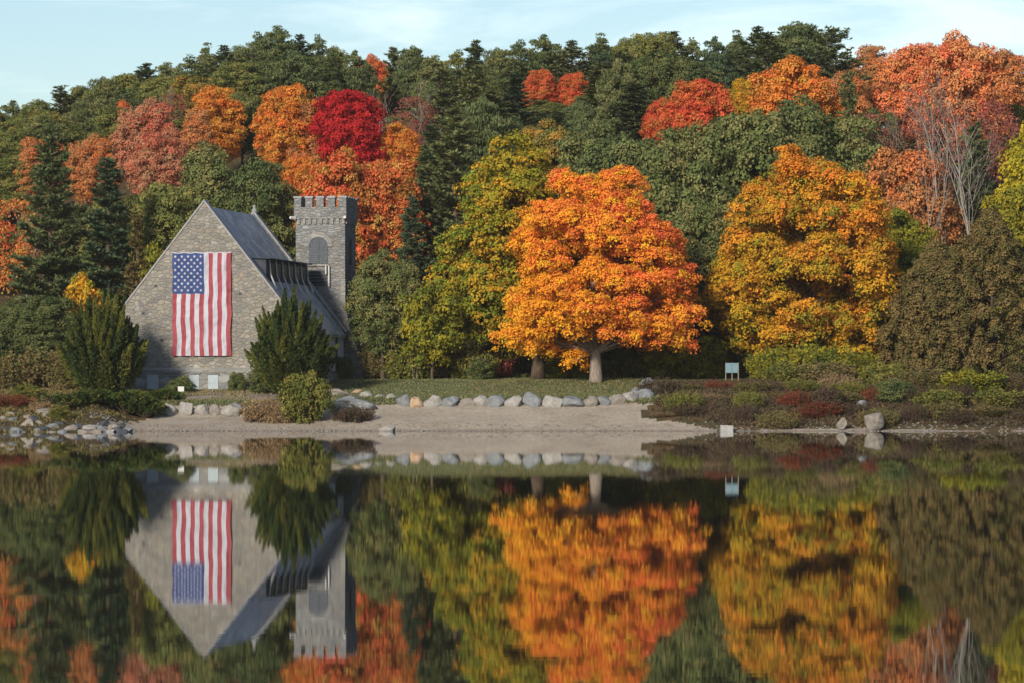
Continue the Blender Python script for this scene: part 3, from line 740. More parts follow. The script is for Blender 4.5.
def plant(key, px, ytop, wpx, D, pal, label, cat='tree', name=None, rz=None, group=None, bark=None, sink=0.15, ymax=None):
    cm, tm, W, H = PROTO[key]
    acc = pal in ('pinkish', 'redsoft', 'red', 'redorange', 'orange', 'orangepale', 'gold', 'rust', 'maroon') and D > 329 and cat == 'tree'
    if key[0] in 'BT' and D > 335:
        D1 = min(430, D+36)
        while D < D1 and CAMZ+(HZ-ytop)*D/F - ground((px-512)*D/F, D) > 1.75*wpx*D/F: D += 3
    X = (px-512)*D/F; g = ground(X, D) - sink; zt = CAMZ + (HZ-ytop)*D/F
    s = wpx*D/F/W; sz = (zt-g)/H
    if key[0] in 'BTPQ': s = max(s, sz*(.80 if key[0] in 'PQ' else .85))
    if acc: ACC.append((px, ytop, max(wpx, s*W*F/D), D))
    rz = random.uniform(0, 6.28) if rz is None else rz
    nm = name or ('pine_tree' if key[0] in 'PQ' else 'spruce_tree' if key[0] == 'S' else 'shrub' if key[0] in 'HKW' else 'broadleaf_tree')
    o = empty(nm, (X, D, g), rz, (s, s*random.uniform(.92, 1.0), sz))
    tag(o, label, cat, group)
    c = link('foliage' if key[0] in 'HKW' else 'crown', cm, LM(pal), o)
    t = link('stems' if key[0] in 'HKW' else 'trunk', tm, bark or (M_BARKG if key[0] == 'T' else M_BARK), o)
    return o
random.seed(5)
# ------------------------------------------------------------------ the four big trees of the shore
def hero_tree(name, label, px, D, lobes, leaf, per, clump, pal, r0, hb, lean=0, hue=None, seed=1, bark=M_BARK, huevar=.35, frac=1.0, drop=.12):
    rng = np.random.default_rng(seed)
    lobes = [l for l in lobes if rng.random() > drop]
    X = (px-512)*D/F; g = ground(X, D) - .1
    o = empty(name, (X, D, g)); tag(o, label, 'tree')
    lb = [tuple(l) for l in lobes]
    link('crown', leafcloud(rng, 'crown', lb, per, leaf, clump, hue, huevar=huevar), LM(pal), o)
    link('trunk', limbs(rng, lb, hb, r0, lean, n_sides=12, frac=frac), bark, o)
    return o
def outline_lobes(rng, D, px0, base_z, rows, depth=.8, jit=.12):
    """rows: (y pixel, left px, right px) of the crown; fills the crown with lobes inside those limits, as deep as it is wide"""
    out = []
    for (y, xl, xr) in rows:
        z = CAMZ + (HZ-y)*D/F - base_z; xc = ((xl+xr)/2-px0)*D/F; hw = (xr-xl)/2*D/F
        r = min(1.7, max(1.1, hw*.34)); nl = max(1, int(2*math.pi*max(0, hw-r)/(r*1.45)) + 1); a0 = rng.uniform(0, 6)
        for k in range(nl):
            a = a0 + k*6.283/nl; q = max(0, hw-r)*rng.uniform(.80, 1.10)
            out.append((xc + math.cos(a)*q, math.sin(a)*q*depth, z + rng.normal()*.7, r*rng.uniform(.85, 1.15), r*rng.uniform(.85, 1.1), r*rng.uniform(.62, .8), rng.random()))
        if hw > 3.5:
            for k in range(3): out.append((xc + rng.uniform(-.45, .45)*hw, rng.uniform(-.4, .4)*hw*depth, z+.3, r*.9, r*.9, r*.7, rng.random()))
    return out
rg = np.random.default_rng(7)
gz = lambda px, D: ground((px-512)*D/F, D) - .1
lb = outline_lobes(rg, 299, 596, gz(596, 299), [(180, 574, 634), (196, 545, 652), (214, 524, 670), (232, 511, 684), (252, 510, 690), (274, 507, 697), (296, 497, 705), (316, 496, 706), (334, 504, 692), (347, 520, 590)])
hero_tree('maple_tree', 'bright orange round maple with pale trunk standing alone on the lakeside lawn', 596, 299, lb, .165, 64, .52, 'hero', .46, 2.3, 0,
          hue=lambda p, t: t*.6 + .10 + .045*p[:, 0] + .03*(p[:, 2]-7), seed=3, bark=M_BARKG, frac=.75)
lb = outline_lobes(rg, 307, 520, gz(520, 307), [(156, 488, 532), (172, 470, 550), (190, 460, 562), (210, 452, 572), (235, 444, 576), (262, 438, 576), (288, 430, 572), (312, 428, 566), (334, 440, 560)])
hero_tree('maple_tree', 'tall green maple turning gold just left of the bright orange maple', 538, 307,
          [((l[0]-(538-520)*307/F),)+l[1:] for l in lb], .23, 32, .62, 'greengold', .5, 2.6, -.06,
          hue=lambda p, t: t*.6 + .05 + .09*(p[:, 0]+2) + .02*(p[:, 2]-8), seed=4, frac=.75, drop=.03)
lb = outline_lobes(rg, 306, 812, gz(812, 306), [(172, 768, 838), (190, 746, 866), (208, 734, 886), (230, 722, 900), (252, 712, 908), (275, 704, 914), (298, 700, 914), (318, 706, 912), (338, 720, 904), (354, 745, 890)])
hero_tree('maple_tree', 'wide amber and gold maple right of the oaks with yellow lower leaves', 812, 306, lb, .20, 44, .6, 'gold', .36, 2.0, 0,
          hue=lambda p, t: t*.9 - .05 + .045*(p[:, 2]-7) + .03*p[:, 0], seed=5, frac=.8, huevar=.5, drop=.24)
# yellow-green sapling cluster left of the green maple
rng = np.random.default_rng(31)
PROTO['Y0'] = (lambda lb: (leafcloud(rng, 'crown', lb, 26, .24, .55, bottom=.1), limbs(rng, lb, .8, .14, n_sides=6), 6, 9))(lobes_round(rng, 3, 3, .6, 8.8, 24, None, (.24, .38)))

# ------------------------------------------------------------------ every other tree of the shore and the hillside
T = [
 # left edge to the church
 ('P5', 50, 130, 100, 318, 'pine', 'large dark white pine at the left with long level boughs above the yellow bush'),
 ('P6', 108, 160, 105, 319, 'pineblue', 'broad dark pine with layered boughs just left of the gable'),
 ('S0', 137, 222, 46, 312, 'cedar', 'narrow olive conifer touching the left slope of the gable'),
 ('T0', 14, 188, 60, 330, 'rustred', 'thin orange red maple at the far left edge, beside the dark pine'),
 ('B2', 8, 300, 60, 306, 'oakdark', 'dark green leafy tree at the bottom left edge of the wood'),
 ('B0', 48, 292, 72, 305, 'oakdark', 'dark green low tree behind the brown brush left of the church'),
 ('Y0', 84, 264, 50, 307, 'gold', 'small golden yellow tree behind the dark evergreen bush left of the church'),
 ('Y0', 156, 232, 50, 317, 'yellowgreen', 'yellow green sapling showing behind the left roof slope'),
 ('B3', 205, 142, 96, 334, 'oak', 'full green oak rising directly behind the peak of the gable'),
 ('B4', 168, 176, 66, 327, 'olive', 'olive green oak behind the left slope of the gable'),
 ('B1', 262, 150, 90, 331, 'oakdark', 'dark green tree between the gable peak and the tower'),
 ('B0', 40, 134, 56, 347, 'orangepale', 'yellow orange maple behind the large pine at the left'),
 ('B2', 30, 160, 34, 338, 'redorange', 'small red maple peeping over the left pine'),
 ('B2', 90, 134, 52, 348, 'orangepale', 'amber maple between the two dark pines at the left'),
 ('B1', 105, 150, 36, 344, 'rust', 'rust coloured tree at the right shoulder of the amber maple'),
 ('B2', 146, 98, 66, 366, 'pinkish', 'dusky pink red maple on the left hillside'),
 ('B3', 124, 100, 30, 372, 'redorange', 'small scarlet tree left of the dusky red maple'),
 ('B0', 162, 128, 66, 346, 'pinkish', 'rusty pink tree below the dusky red maple'),
 ('T0', 174, 88, 44, 352, 'maroon', 'half bare grey red tree between red and orange maples'),
 ('B1', 216, 81, 62, 356, 'orange', 'bright orange topped maple on the left hillside'),
 ('B3', 196, 108, 60, 350, 'orangepale', 'pale peach coloured tree above the gable'),
 ('B2', 242, 92, 46, 350, 'oak', 'rounded green tree between two orange maples above the roof'),
 ('B0', 286, 80, 72, 350, 'orange', 'big orange maple left of the crimson one'),
 ('B3', 306, 100, 60, 344, 'orangepale', 'peach orange maple touching the crimson one on its left'),
 ('B4', 350, 84, 78, 343, 'red', 'crimson red maple above and left of the tower top'),
 ('B1', 398, 118, 56, 341, 'orange', 'orange and rust maple right of the crimson one'),
 ('B2', 340, 148, 84, 333, 'rustred', 'rusty orange tree right behind the battlements'),
 ('B0', 385, 152, 84, 334, 'rustred', 'orange red maple to the right of the tower top'),
 ('B4', 300, 152, 60, 336, 'orange', 'orange maple filling the gap left of the tower top'),
 ('T0', 412, 90, 60, 356, 'maroon', 'thin dusky grey tree beside the orange and rust maple'),
 ('B2', 383, 250, 50, 307, 'oak', 'dense green round tree close behind the right side of the tower'),
 ('P5', 412, 200, 60, 327, 'pineblue', 'dark shaded pine between the tower and the green gold maple'),
 ('P5', 455, 112, 112, 336, 'pinelight', 'tall light green pine rising behind the green gold maple'),
 ('P6', 425, 150, 60, 341, 'pine', 'dark pine left of the tall light green pine'),
 ('Y0', 432, 272, 66, 303, 'yellowgreen', 'yellow green young tree leaning at the left foot of the gold maple'),
 ('S1', 402, 268, 26, 311, 'olive', 'slim olive conifer right of the round green tree'),
 ('B1', 552, 168, 60, 318, 'rust', 'bronze tree tucked between the green gold maple and the orange maple'),
 # tall feathery pines of the middle slope
 ('P6', 432, 126, 84, 350, 'pine', 'feathery dark pine on the slope beside the thin dusky tree'),
 ('P5', 492, 92, 90, 366, 'pinelight', 'tall feathery pine behind the top of the green gold maple'),
 ('P6', 557, 112, 84, 360, 'pine', 'feathery pine below the twin scarlet hill maples'),
 ('P5', 602, 66, 88, 392, 'pinelight', 'feathery pale pine right of the twin scarlet hill maples'),
 ('P6', 634, 84, 84, 376, 'pine', 'feathery dark pine left of the scarlet hill maple'),
 ('P5', 470, 62, 84, 398, 'pine', 'feathery pine high on the slope above the tall light green pine'),
 ('P6', 515, 74, 70, 388, 'pineblue', 'feathery blue green pine left of the twin scarlet hill maples'),
 # behind the orange maple
 ('B1', 634, 205, 60, 309, 'oakdark', 'dark trunked tree standing close behind the right of the orange maple'),
 ('B2', 612, 122, 70, 332, 'oakdark', 'dark green oak showing above the orange maple'),
 ('B0', 655, 128, 66, 328, 'oakdark', 'blue green oak above the right shoulder of the orange maple'),
 ('B1', 690, 112, 74, 324, 'oak', 'tall rounded green oak right above the orange maple'),
 ('B4', 748, 100, 104, 327, 'oak', 'largest green oak, between orange maple and amber maple'),
 ('B2', 716, 190, 78, 314, 'oak', 'shaded green tree filling the gap between the orange and amber maples'),
 ('B0', 700, 285, 80, 318, 'oakdark', 'dark low tree behind the right edge of the orange maple'),
 ('B3', 803, 96, 76, 330, 'oakdark', 'dark green oak above the amber maple'),
 ('B1', 848, 104, 50, 332, 'oak', 'green oak right of the dark one above the amber maple'),
 ('B2', 640, 322, 70, 312, 'yellowgreen', 'yellow green understorey tree behind the orange maple'),
 ('B3', 590, 300, 60, 316, 'oakdark', 'dark understorey tree hidden behind the trunk of the orange maple'),
 ('B3', 580, 100, 50, 350, 'pine', 'small blue green tree under the mid hill pines'),
 # mid hill accents
 ('B4', 698, 73, 82, 348, 'redorange', 'scarlet maple on the hill above the green oaks'),
 ('B2', 663, 98, 46, 343, 'redorange', 'red maple low on the left flank of the scarlet one'),
 ('T1', 705, 100, 50, 338, 'maroon', 'grey half bare tree just under the scarlet maple'),
 ('B1', 540, 66, 40, 392, 'redorange', 'small scarlet maple high among the pines, left of its twin'),
 ('B0', 572, 70, 38, 390, 'redorange', 'small orange red maple high among the pines right of the scarlet one'),
 ('B2', 373, 54, 36, 412, 'redorange', 'tiny red maple just under the skyline above the crimson maple'),
 # right side
 ('B0', 790, 52, 104, 350, 'orange', 'big amber orange maple high on the right hillside'),
 ('B2', 836, 72, 66, 345, 'orangepale', 'tawny orange maple at the right flank of the high amber one'),
 ('B3', 742, 78, 44, 352, 'gold', 'golden maple left flank of the high amber one'),
 ('B1', 873, 40, 58, 368, 'orangepale', 'rusty gold maple on the skyline left of the red crowned one'),
 ('B4', 918, 38, 86, 352, 'redsoft', 'red orange maple with round crown on the right skyline'),
 ('B2', 962, 31, 96, 350, 'redsoft', 'reddest and highest maple on the right skyline'),
 ('B0', 1004, 46, 62, 346, 'orangepale', 'rust orange maple at the right end of the skyline'),
 ('B1', 1040, 62, 60, 350, 'rust', 'rust tree cut by the right edge of the picture'),
 ('T1', 930, 96, 84, 342, 'maroon', 'thin maroon tree behind the pale bare trunks'),
 ('T0', 990, 92, 84, 341, 'maroon', 'thin maroon tree right of the pale bare trunks'),
 ('T0', 872, 108, 60, 340, 'maroon', 'thin purple brown tree over the amber maple'),
 ('P1', 848, 78, 34, 346, 'pinelight', 'small light green pine between tawny and red maples'),
 ('B0', 908, 140, 70, 326, 'orangepale', 'pale gold half bare maple behind the amber maple'),
 ('B1', 900, 200, 60, 319, 'yellowgreen', 'olive gold tree at the right flank of the amber maple'),
 ('P5', 975, 130, 84, 331, 'pine', 'dark pine behind the pale bare trunks'),
 ('B2', 1066, 98, 50, 322, 'yellow', 'yellow green maple cut by the right edge of the picture'),
 ('B0', 1030, 175, 50, 318, 'yellowgreen', 'olive yellow tree below the yellow maple at the right edge'),
 ('B4', 870, 290, 80, 318, 'olive', 'olive tree low behind the right part of the amber maple'),
 ('B2', 930, 240, 80, 322, 'olive', 'olive tree behind the brown green cedars'),
 ('B0', 118, 190, 60, 330, 'olive', 'olive leafy tree filling the slope behind the narrow olive conifer'),
]
for t in T: plant(*t)
# bare pale trees at the right
for i, (px, yt, wpx, D, st, lab) in enumerate([(962, 86, 90, 321, 2, 'pale leafless tree with several forking trunks on the right slope'), (905, 118, 50, 321, 1, 'thin pale leafless tree left of the forked one'), (415, 285, 30, 304, 2, 'small dead pale sapling right of the tower')]):
    rng = np.random.default_rng(200+i*3); X = (px-512)*D/F; g = ground(X, D); H = CAMZ+(HZ-yt)*D/F-g
    if i == 2: me = bare_mesh(rng, H*1.0, .3, st, r0=.06)
    else: me = bare_mesh(rng, H*1.05, .62, st, r0=.23 if i == 0 else .14, maxd=5)
    zs = [v.co.z for v in me.vertices]; xs_ = [v.co.x for v in me.vertices]; k = H/max(zs)
    o = empty('bare_tree', (X, D, g), 0, (min(1.3, wpx*D/F/(max(xs_)-min(xs_))),)*2 + (k,)); tag(o, lab, 'tree'); link('trunk', me, None, o)

# the pines of the skyline, left to right
QM = {'P0': 'Q1', 'P1': 'Q3', 'P3': 'Q0', 'P4': 'Q2'}
qi = 0
skyl = [(-8, 106, 50, 'olive', 'B2'), (14, 100, 40, 'pine', 'P3'), (38, 96, 44, 'olive', 'B1'), (60, 88, 40, 'pinelight', 'P1'), (84, 84, 46, 'olive', 'B0'), (104, 76, 40, 'pinelight', 'P4'), (128, 70, 44, 'olive', 'B4'), (146, 64, 44, 'pine', 'P0'), (168, 62, 40, 'pinelight', 'P3'), (190, 55, 40, 'pine', 'P1'), (207, 44, 38, 'pinelight', 'P0'), (224, 47, 36, 'pine', 'P4'), (243, 42, 36, 'olive', 'B1'), (258, 32, 36, 'pine', 'P1'), (277, 25, 42, 'pine', 'P3'), (300, 36, 34, 'pineblue', 'P4'), (318, 35, 32, 'pine', 'P1'), (336, 46, 36, 'olive', 'B3'), (356, 50, 36, 'pine', 'P3'), (394, 48, 34, 'pinelight', 'P0'), (413, 45, 36, 'pine', 'P4'), (436, 55, 40, 'pinelight', 'P3'), (458, 50, 36, 'olive', 'P1'), (476, 41, 38, 'pine', 'P0'), (498, 47, 40, 'pinelight', 'P4'), (520, 40, 38, 'pine', 'P1'), (545, 34, 44, 'pine', 'P3'), (572, 42, 40, 'pinelight', 'P4'), (600, 34, 42, 'pine', 'P0'), (628, 38, 40, 'olive', 'B2'), (652, 28, 46, 'olive', 'B0'), (674, 33, 34, 'pine', 'P4'), (692, 38, 34, 'pinelight', 'P1'), (716, 36, 34, 'pineblue', 'P3'), (738, 31, 36, 'pine', 'P0'), (758, 28, 40, 'pine', 'P4')]
sk_names = {'pine': 'dark green', 'pinelight': 'light green', 'pineblue': 'blue green', 'olive': 'olive green'}
marks = [(0, 'at the left end of the skyline'), (60, 'on the low left skyline'), (110, 'on the skyline left of the dusky red maple'), (150, 'on the skyline above the dusky red maple'), (205, 'on the skyline above the gable'), (262, 'on the highest skyline left of the tower'), (310, 'on the skyline above the tower'), (345, 'on the skyline above the crimson maple'), (405, 'on the skyline right of the tiny red maple'), (460, 'on the skyline above the tall light green pine'), (525, 'on the skyline above the twin scarlet maples'), (600, 'on the skyline above the orange maple'), (655, 'on the skyline right above the orange maple'), (700, 'on the skyline above the scarlet hill maple'), (750, 'on the skyline left of the flat topped pine')]
seen = {}
def where(px, kindword, extra=''):
    m = min(marks, key=lambda q: abs(q[0]-px)); s = kindword + ' ' + m[1] + extra; n = seen.get(s, 0); seen[s] = n+1
    return s if n == 0 else s + ', ' + ['', 'second', 'third', 'fourth'][n] + ' from the left'
for px, yt, wpx, pal, key in skyl:
    D = random.uniform(418, 440)
    kd = ' pine' if key[0] == 'P' else ' leafy tree'; qi += 1
    plant(QM[key] if key in QM and qi % 4 else key, px, yt, wpx*1.35, D, pal, where(px, sk_names[pal] + kd))
plant('Q2', 797, 21, 92, 396, 'pine', 'broad flat topped pine on the skyline at the right')
plant('P4', 768, 34, 60, 388, 'pine', 'dark pine at the left foot of the flat topped pine')
plant('P3', 832, 27, 60, 390, 'pine', 'dark pine leaning out at the right of the flat topped pine')

# rows of wood on the slope behind
rowd = [('lower slope', 346), ('lower middle slope', 362), ('middle slope', 380), ('upper slope', 400), ('top of the slope', 420)]
for rn, D0 in rowd:
    step = 36
    n = 0
    for px in range(-30 + int(D0) % 17, 1062, step):
        D = D0 + random.uniform(-6, 6); px2 = px + random.uniform(-9, 9)
        X = (px2-512)*D/F; g = ground(X, D)
        H = random.uniform(13.5, 17.5) * (.92 if D0 > 410 else 1)
        yt = HZ - (g + H - CAMZ)*F/D
        lim = float(np.interp(px2, [s[0] for s in SKY], [s[1] for s in SKY])) + 10 + random.uniform(0, 14)
        yt = max(yt, lim)
        left = px2 < 240
        if 710 < px2 < 1030 and D0 > 380: continue
        if left: key, pal = random.choice([('B0', 'olive'), ('B1', 'olive'), ('B2', 'oak'), ('P1', 'pinelight'), ('B4', 'olive'), ('P0', 'pine'), ('B3', 'shrub'), ('P4', 'pinelight')])
        elif px2 < 420: key, pal = random.choice([('P1', 'pine'), ('B2', 'olive'), ('P4', 'pine'), ('B4', 'oakdark'), ('P3', 'pine'), ('B1', 'oakdark')])
        else: key, pal = random.choice([('P0', 'pine'), ('P1', 'pinelight'), ('P2', 'pine'), ('P3', 'pinelight'), ('P4', 'pine'), ('P2', 'pinelight'), ('P0', 'pineblue'), ('B2', 'oakdark')])
        wf = random.uniform(56, 80); ok_ = True
        for (ap, ay, aw, aD) in ACC:
            we = max(wf, (CAMZ+(HZ-yt)*D/F-g)*.42*F/D)
            if D < aD+4 and abs(px2-ap) < (we+aw)*.5*.88 and yt < ay + 1.3*aw: yt = ay + 1.3*aw
        if CAMZ+(HZ-yt)*D/F - g < 6.5: continue
        n += 1
        if key[0] == 'B' and random.random() < .30: pal = 'turning'
        if key in QM and random.random() < .6: key = QM[key]
        kw = {'pine': 'dark green', 'pinelight': 'light green', 'pineblue': 'blue green', 'olive': 'olive green', 'oak': 'mid green', 'oakdark': 'deep green', 'turning': 'yellowing green', 'shrub': 'yellowish green'}[pal] + (' pine' if key[0] in 'PQ' else ' leafy tree')
        nm = min([(0, 'the far left edge'), (50, 'the large left pine'), (105, 'the two left pines'), (145, 'the dusky red maple'), (205, 'the gable peak'), (260, 'the roof ridge'), (325, 'the tower'), (372, 'the crimson maple'), (412, 'the thin dusky tree'), (460, 'the tall light green pine'), (505, 'the green gold maple'), (560, 'the small scarlet maples'), (605, 'the orange maple'), (655, 'the orange maple shoulder'), (700, 'the scarlet hill maple'), (745, 'the largest oak'), (795, 'the high amber maple'), (840, 'the tawny maple'), (885, 'the rusty gold maple'), (930, 'the red orange maple'), (975, 'the pale bare trunks'), (1020, 'the right edge')], key=lambda q: abs(q[0]-px2))[1]
        lab = '%s on the %s, above %s' % (kw, rn, nm)
        k_ = seen.get(lab, 0); seen[lab] = k_+1
        if k_: lab = 'rightmost ' + lab if k_ == 1 else lab + ', hindmost'
        plant(key, px2, yt, wf, D, pal, lab)

for i, px in enumerate(range(-20, 1050, 33)):                       # half hidden trees closing the wood along the crest
    D = 441 + (i % 3)*2; lim = float(np.interp(px, [s[0] for s in SKY], [s[1] for s in SKY])) + random.uniform(16, 30)
    plant(random.choice(['B0', 'B1', 'B2', 'Q0', 'Q2']), px, lim, 60, D, random.choice(['oakdark', 'olive', 'pine']), 'tree almost hidden in the dense wood along the hill crest', group='half hidden trees of the crest')
for i, (px, yt, D, pal) in enumerate([(118, 104, 386, 'olive'), (142, 108, 392, 'olive'), (166, 106, 390, 'oak'), (190, 112, 388, 'olive'), (20, 150, 366, 'olive'), (408, 110, 384, 'oakdark'), (600, 92, 400, 'olive'), (545, 98, 404, 'olive'), (575, 104, 402, 'pine'), (520, 108, 396, 'pinelight'), (920, 100, 372, 'oakdark'), (965, 96, 372, 'oakdark'), (1005, 100, 372, 'olive'), (705, 112, 366, 'oakdark'), (870, 108, 366, 'oakdark')]):
    plant('B%d' % (i % 3), px, yt, 64, D, pal, 'shaded green tree seen through the thin crowns in front of it', group='green trees behind thin crowns')

# ------------------------------------------------------------------ shrubs of the shore
def special(name, mesh, px, ybase_D, pal, label, cat='shrub', rz=0, bark=M_BARK):
    D = ybase_D; X = (px-512)*D/F; o = empty(name, (X, D, ground(X, D)-.05), rz); tag(o, label, cat)
    link('foliage', mesh[0], LM(pal), o); link('stems', mesh[1], bark, o); return o
rng = np.random.default_rng(301)
special('evergreen_bush', plume_mesh(rng, 7.4, 7.3, 120, leaf=.25, dens=1.15, pw=(.38, .68), spread=.42), 103, 289, 'yew', 'big dark evergreen bush hiding the left corner of the church')
rng = np.random.default_rng(302)
special('evergreen_bush', plume_mesh(rng, 7.2, 7.5, 120, leaf=.25, dens=1.15, spread=.36, pw=(.38, .68)), 291, 288.5, 'yew', 'big dark evergreen bush in front of the right corner of the gable')
def cedar(seed, W, H):
    rng = np.random.default_rng(seed); lb = []
    for i in range(130):
        t = (i+.5)/130; a = i*2.39996; r = W*.5*(1-t**2.2)*rng.uniform(.62, 1.0)
        lb.append((math.cos(a)*r, math.sin(a)*r, .4+t*(H-1.0), .6, .6, .95*(1-.3*t), rng.random()))
    return leafcloud(rng, 'crown', lb, 95, .17, .30, bottom=.0, flat=1.3), limbs(rng, lb, .4, .2, n_sides=6, frac=.3)
special('cedar_tree', cedar(303, 8.2, 10.4), 934, 301, 'cedar', 'lower brown green cedar, left of the two at the right edge', 'tree')
special('cedar_tree', cedar(304, 10.5, 13.0), 990, 303, 'cedar', 'taller brown green cedar, right of the two at the right edge', 'tree')
# low spreading juniper, several mounds
for i, (px, yt, w_, D) in enumerate([(58, 394, 50, 277), (92, 389, 62, 279), (128, 388, 60, 279.6), (163, 389, 44, 283), (146, 395, 44, 279.2)]):
    rng = np.random.default_rng(320+i); W = w_*D/F
    g = ground((px-512)*D/F, D); H = CAMZ+(HZ-yt)*D/F-g
    special('juniper', plume_mesh(rng, W*1.1, max(.8, H), 60, upright=.22, leaf=.22, dens=2.2, spread=.25, fill=True, pw=(.22, .36)), px, D, 'juniper',
            ['low juniper mound nearest the left edge', 'spreading juniper below the left evergreen bush', 'widest spreading juniper, left of the pale boulder row', 'juniper mound right under the church corner', 'juniper closest to the sand at the left'][i])
S = [  # key, px, ytop, width, D, palette, label
 ('H0', 305, 369, 56, 277.0, 'shrub', 'round olive green bush growing on the beach below the church'),
 ('W0', 262, 394, 44, 278.2, 'dry', 'dry straw coloured weeds left of the round beach bush'),
 ('W1', 280, 398, 30, 277.2, 'dry', 'dry weeds touching the left foot of the round beach bush'),
 ('W2', 352, 404, 44, 277.2, 'darkbrush', 'dark brown weeds at the right foot of the round beach bush'),
 ('K1', 35, 344, 78, 298, 'shrubbrown', 'brownish brush left of the big evergreen bush'),
 ('K0', 4, 352, 50, 296, 'shrubbrown', 'brownish brush cut by the left edge'),
 ('H1', 68, 352, 40, 293, 'shrubbrown', 'mixed brown bush tucked against the left evergreen bush'),
 ('H2', 28, 384, 40, 283, 'shrub', 'yellowing low bush above the left shore rocks'),
 ('W0', 10, 392, 50, 279, 'redbrush', 'reddish weeds above the leftmost rocks'),
 ('W1', 48, 396, 36, 276, 'dry', 'tan weeds above the left shore rocks'),
 ('H1', 60, 404, 26, 271.5, 'shrub', 'small olive bush standing among the left shore rocks'),
 ('H2', 181, 376, 30, 291, 'oakdark', 'small green bush below the flag behind the white marker'),
 ('H0', 237, 371, 20, 292.2, 'oakdark', 'small dark bush right of the cellar windows'),
 ('H1', 262, 368, 34, 290, 'oakdark', 'low dark bush at the left foot of the right evergreen bush'),
 ('H2', 345, 356, 22, 306, 'oakdark', 'small dark climber bush at the foot of the tower'),
 ('K0', 385, 330, 54, 309, 'shrubbrown', 'tan brush right of the tower foot'),
 ('K1', 412, 340, 50, 306, 'shrub', 'olive brush right of the tower between tan clumps'),
 ('K0', 398, 305, 46, 313, 'yellowgreen', 'yellowish sapling brush behind the tan brush by the tower'),
 ('K0', 440, 334, 60, 307, 'shrubbrown', 'brown brush below the yellow green young tree'),
 ('K1', 472, 345, 46, 305.5, 'shrub', 'green brush left of the gold maple trunk'),
 ('K0', 492, 328, 48, 310, 'maroon', 'pinkish brush behind the green gold maple'),
 ('H1', 480, 356, 26, 303, 'oakdark', 'dark low bush on the lawn edge below the green gold maple'),
 ('K0', 520, 334, 46, 315, 'yellowgreen', 'yellow green bush left of the maple trunks'),
 ('H0', 562, 340, 60, 314, 'shrub', 'green bush between the two lawn trunks'),
 ('H1', 566, 350, 44, 305, 'yellowgreen', 'sunlit green bush between the lawn trunks'),
 ('H2', 633, 338, 50, 307.5, 'shrub', 'olive bush right of the orange maple trunk'),
 ('H0', 668, 336, 66, 306.5, 'yellowgreen', 'yellow green bush right of the orange maple trunk'),
 ('H1', 704, 334, 60, 305.5, 'yellowgreen', 'green bush left of the blue board'),
 ('K0', 715, 335, 50, 313, 'yellowgreen', 'yellow green brush behind the blue board'),
 ('K0', 774, 341, 56, 299, 'yellowgreen', 'yellow green sumac bush right of the blue board'),
 ('K1', 805, 337, 74, 298, 'yellowgreen', 'taller yellow sumac bush under the amber maple'),
 ('K0', 842, 340, 72, 299, 'yellowgreen', 'yellow green sumac bush under the right part of the amber maple'),
 ('K1', 790, 358, 50, 292, 'shrub', 'green brush in front of the sumac'),
 ('K1', 825, 358, 58, 291, 'shrubbrown', 'brownish brush in front of the sumac, right of the green one'),
 ('H2', 885, 362, 52, 288, 'shrub', 'rounded green bush below the left cedar'),
 ('K0', 920, 364, 62, 286, 'shrubbrown', 'tan brush below the two cedars'),
 ('H0', 895, 378, 44, 281, 'oakdark', 'dark green bush on the right bank'),
 ('K1', 972, 366, 66, 284, 'yellowgreen', 'feathery yellow green bush near the right edge'),
 ('K0', 1015, 368, 56, 285, 'shrubbrown', 'brown brush cut by the right edge'),
 ('K1', 1000, 385, 50, 280, 'shrub', 'green bush low on the bank at the right edge'),
 ('K1', 940, 386, 50, 279.5, 'shrub', 'green brush low on the bank below the tan brush'),
]
for s in S: plant(*s, cat='bush', name='bush' if s[0][0] != 'W' else 'weed_clump')
# brush rows covering the right bank
pals = ['darkbrush', 'shrubbrown', 'dry', 'shrubbrown', 'redbrush', 'shrub', 'darkbrush', 'shrubbrown', 'darkbrush', 'shrub']
kwd = {'shrub': 'green leafy brush', 'darkbrush': 'dark brown brush', 'redbrush': 'red leaved brush', 'shrubbrown': 'olive brown brush', 'dry': 'straw coloured weeds'}
k = 0
for rn, D, yy, x0 in (('right bank top', 285.5, 378, 668), ('right bank middle', 281, 388, 662), ('right bank waterside', 276.6, 406, 668)):
    n = 0
    for px in range(x0, 1040, 27):
        pal = pals[(k*7) % 10]; k += 1; n += 1
        if rn.endswith('waterside') and px < 745: pal = 'dry' if px < 690 else 'darkbrush'
        if rn.endswith('waterside') and 700 < px < 742: continue
        if 745 < px < 870 and not rn.endswith('top'): pal = random.choice(['redbrush', 'redbrush', 'darkbrush', 'shrubbrown'])
        if px > 880: pal = 'shrubbrown' if n % 2 else 'darkbrush'
        near = min([(670, 'by the boulder row'), (700, 'left of the white block'), (732, 'below the blue board'), (770, 'under the left sumac'), (815, 'under the middle sumac'), (850, 'by the big bank rocks'), (890, 'below the left cedar'), (935, 'between the cedars'), (975, 'below the tall cedar'), (1015, 'at the right edge')], key=lambda q: abs(q[0]-px))[1]
        lab = '%s at the %s, %s' % (kwd[pal], rn, near); q = seen.get(lab, 0); seen[lab] = q+1
        if q: lab += ', the right one'
        plant(random.choice(['W0', 'W1', 'W2', 'K0', 'K1']), px + random.uniform(-8, 8), yy + random.uniform(-8, 5), random.uniform(22, 46), D + random.uniform(-2, 1.6), pal, lab, cat='bush', name='brush_clump')

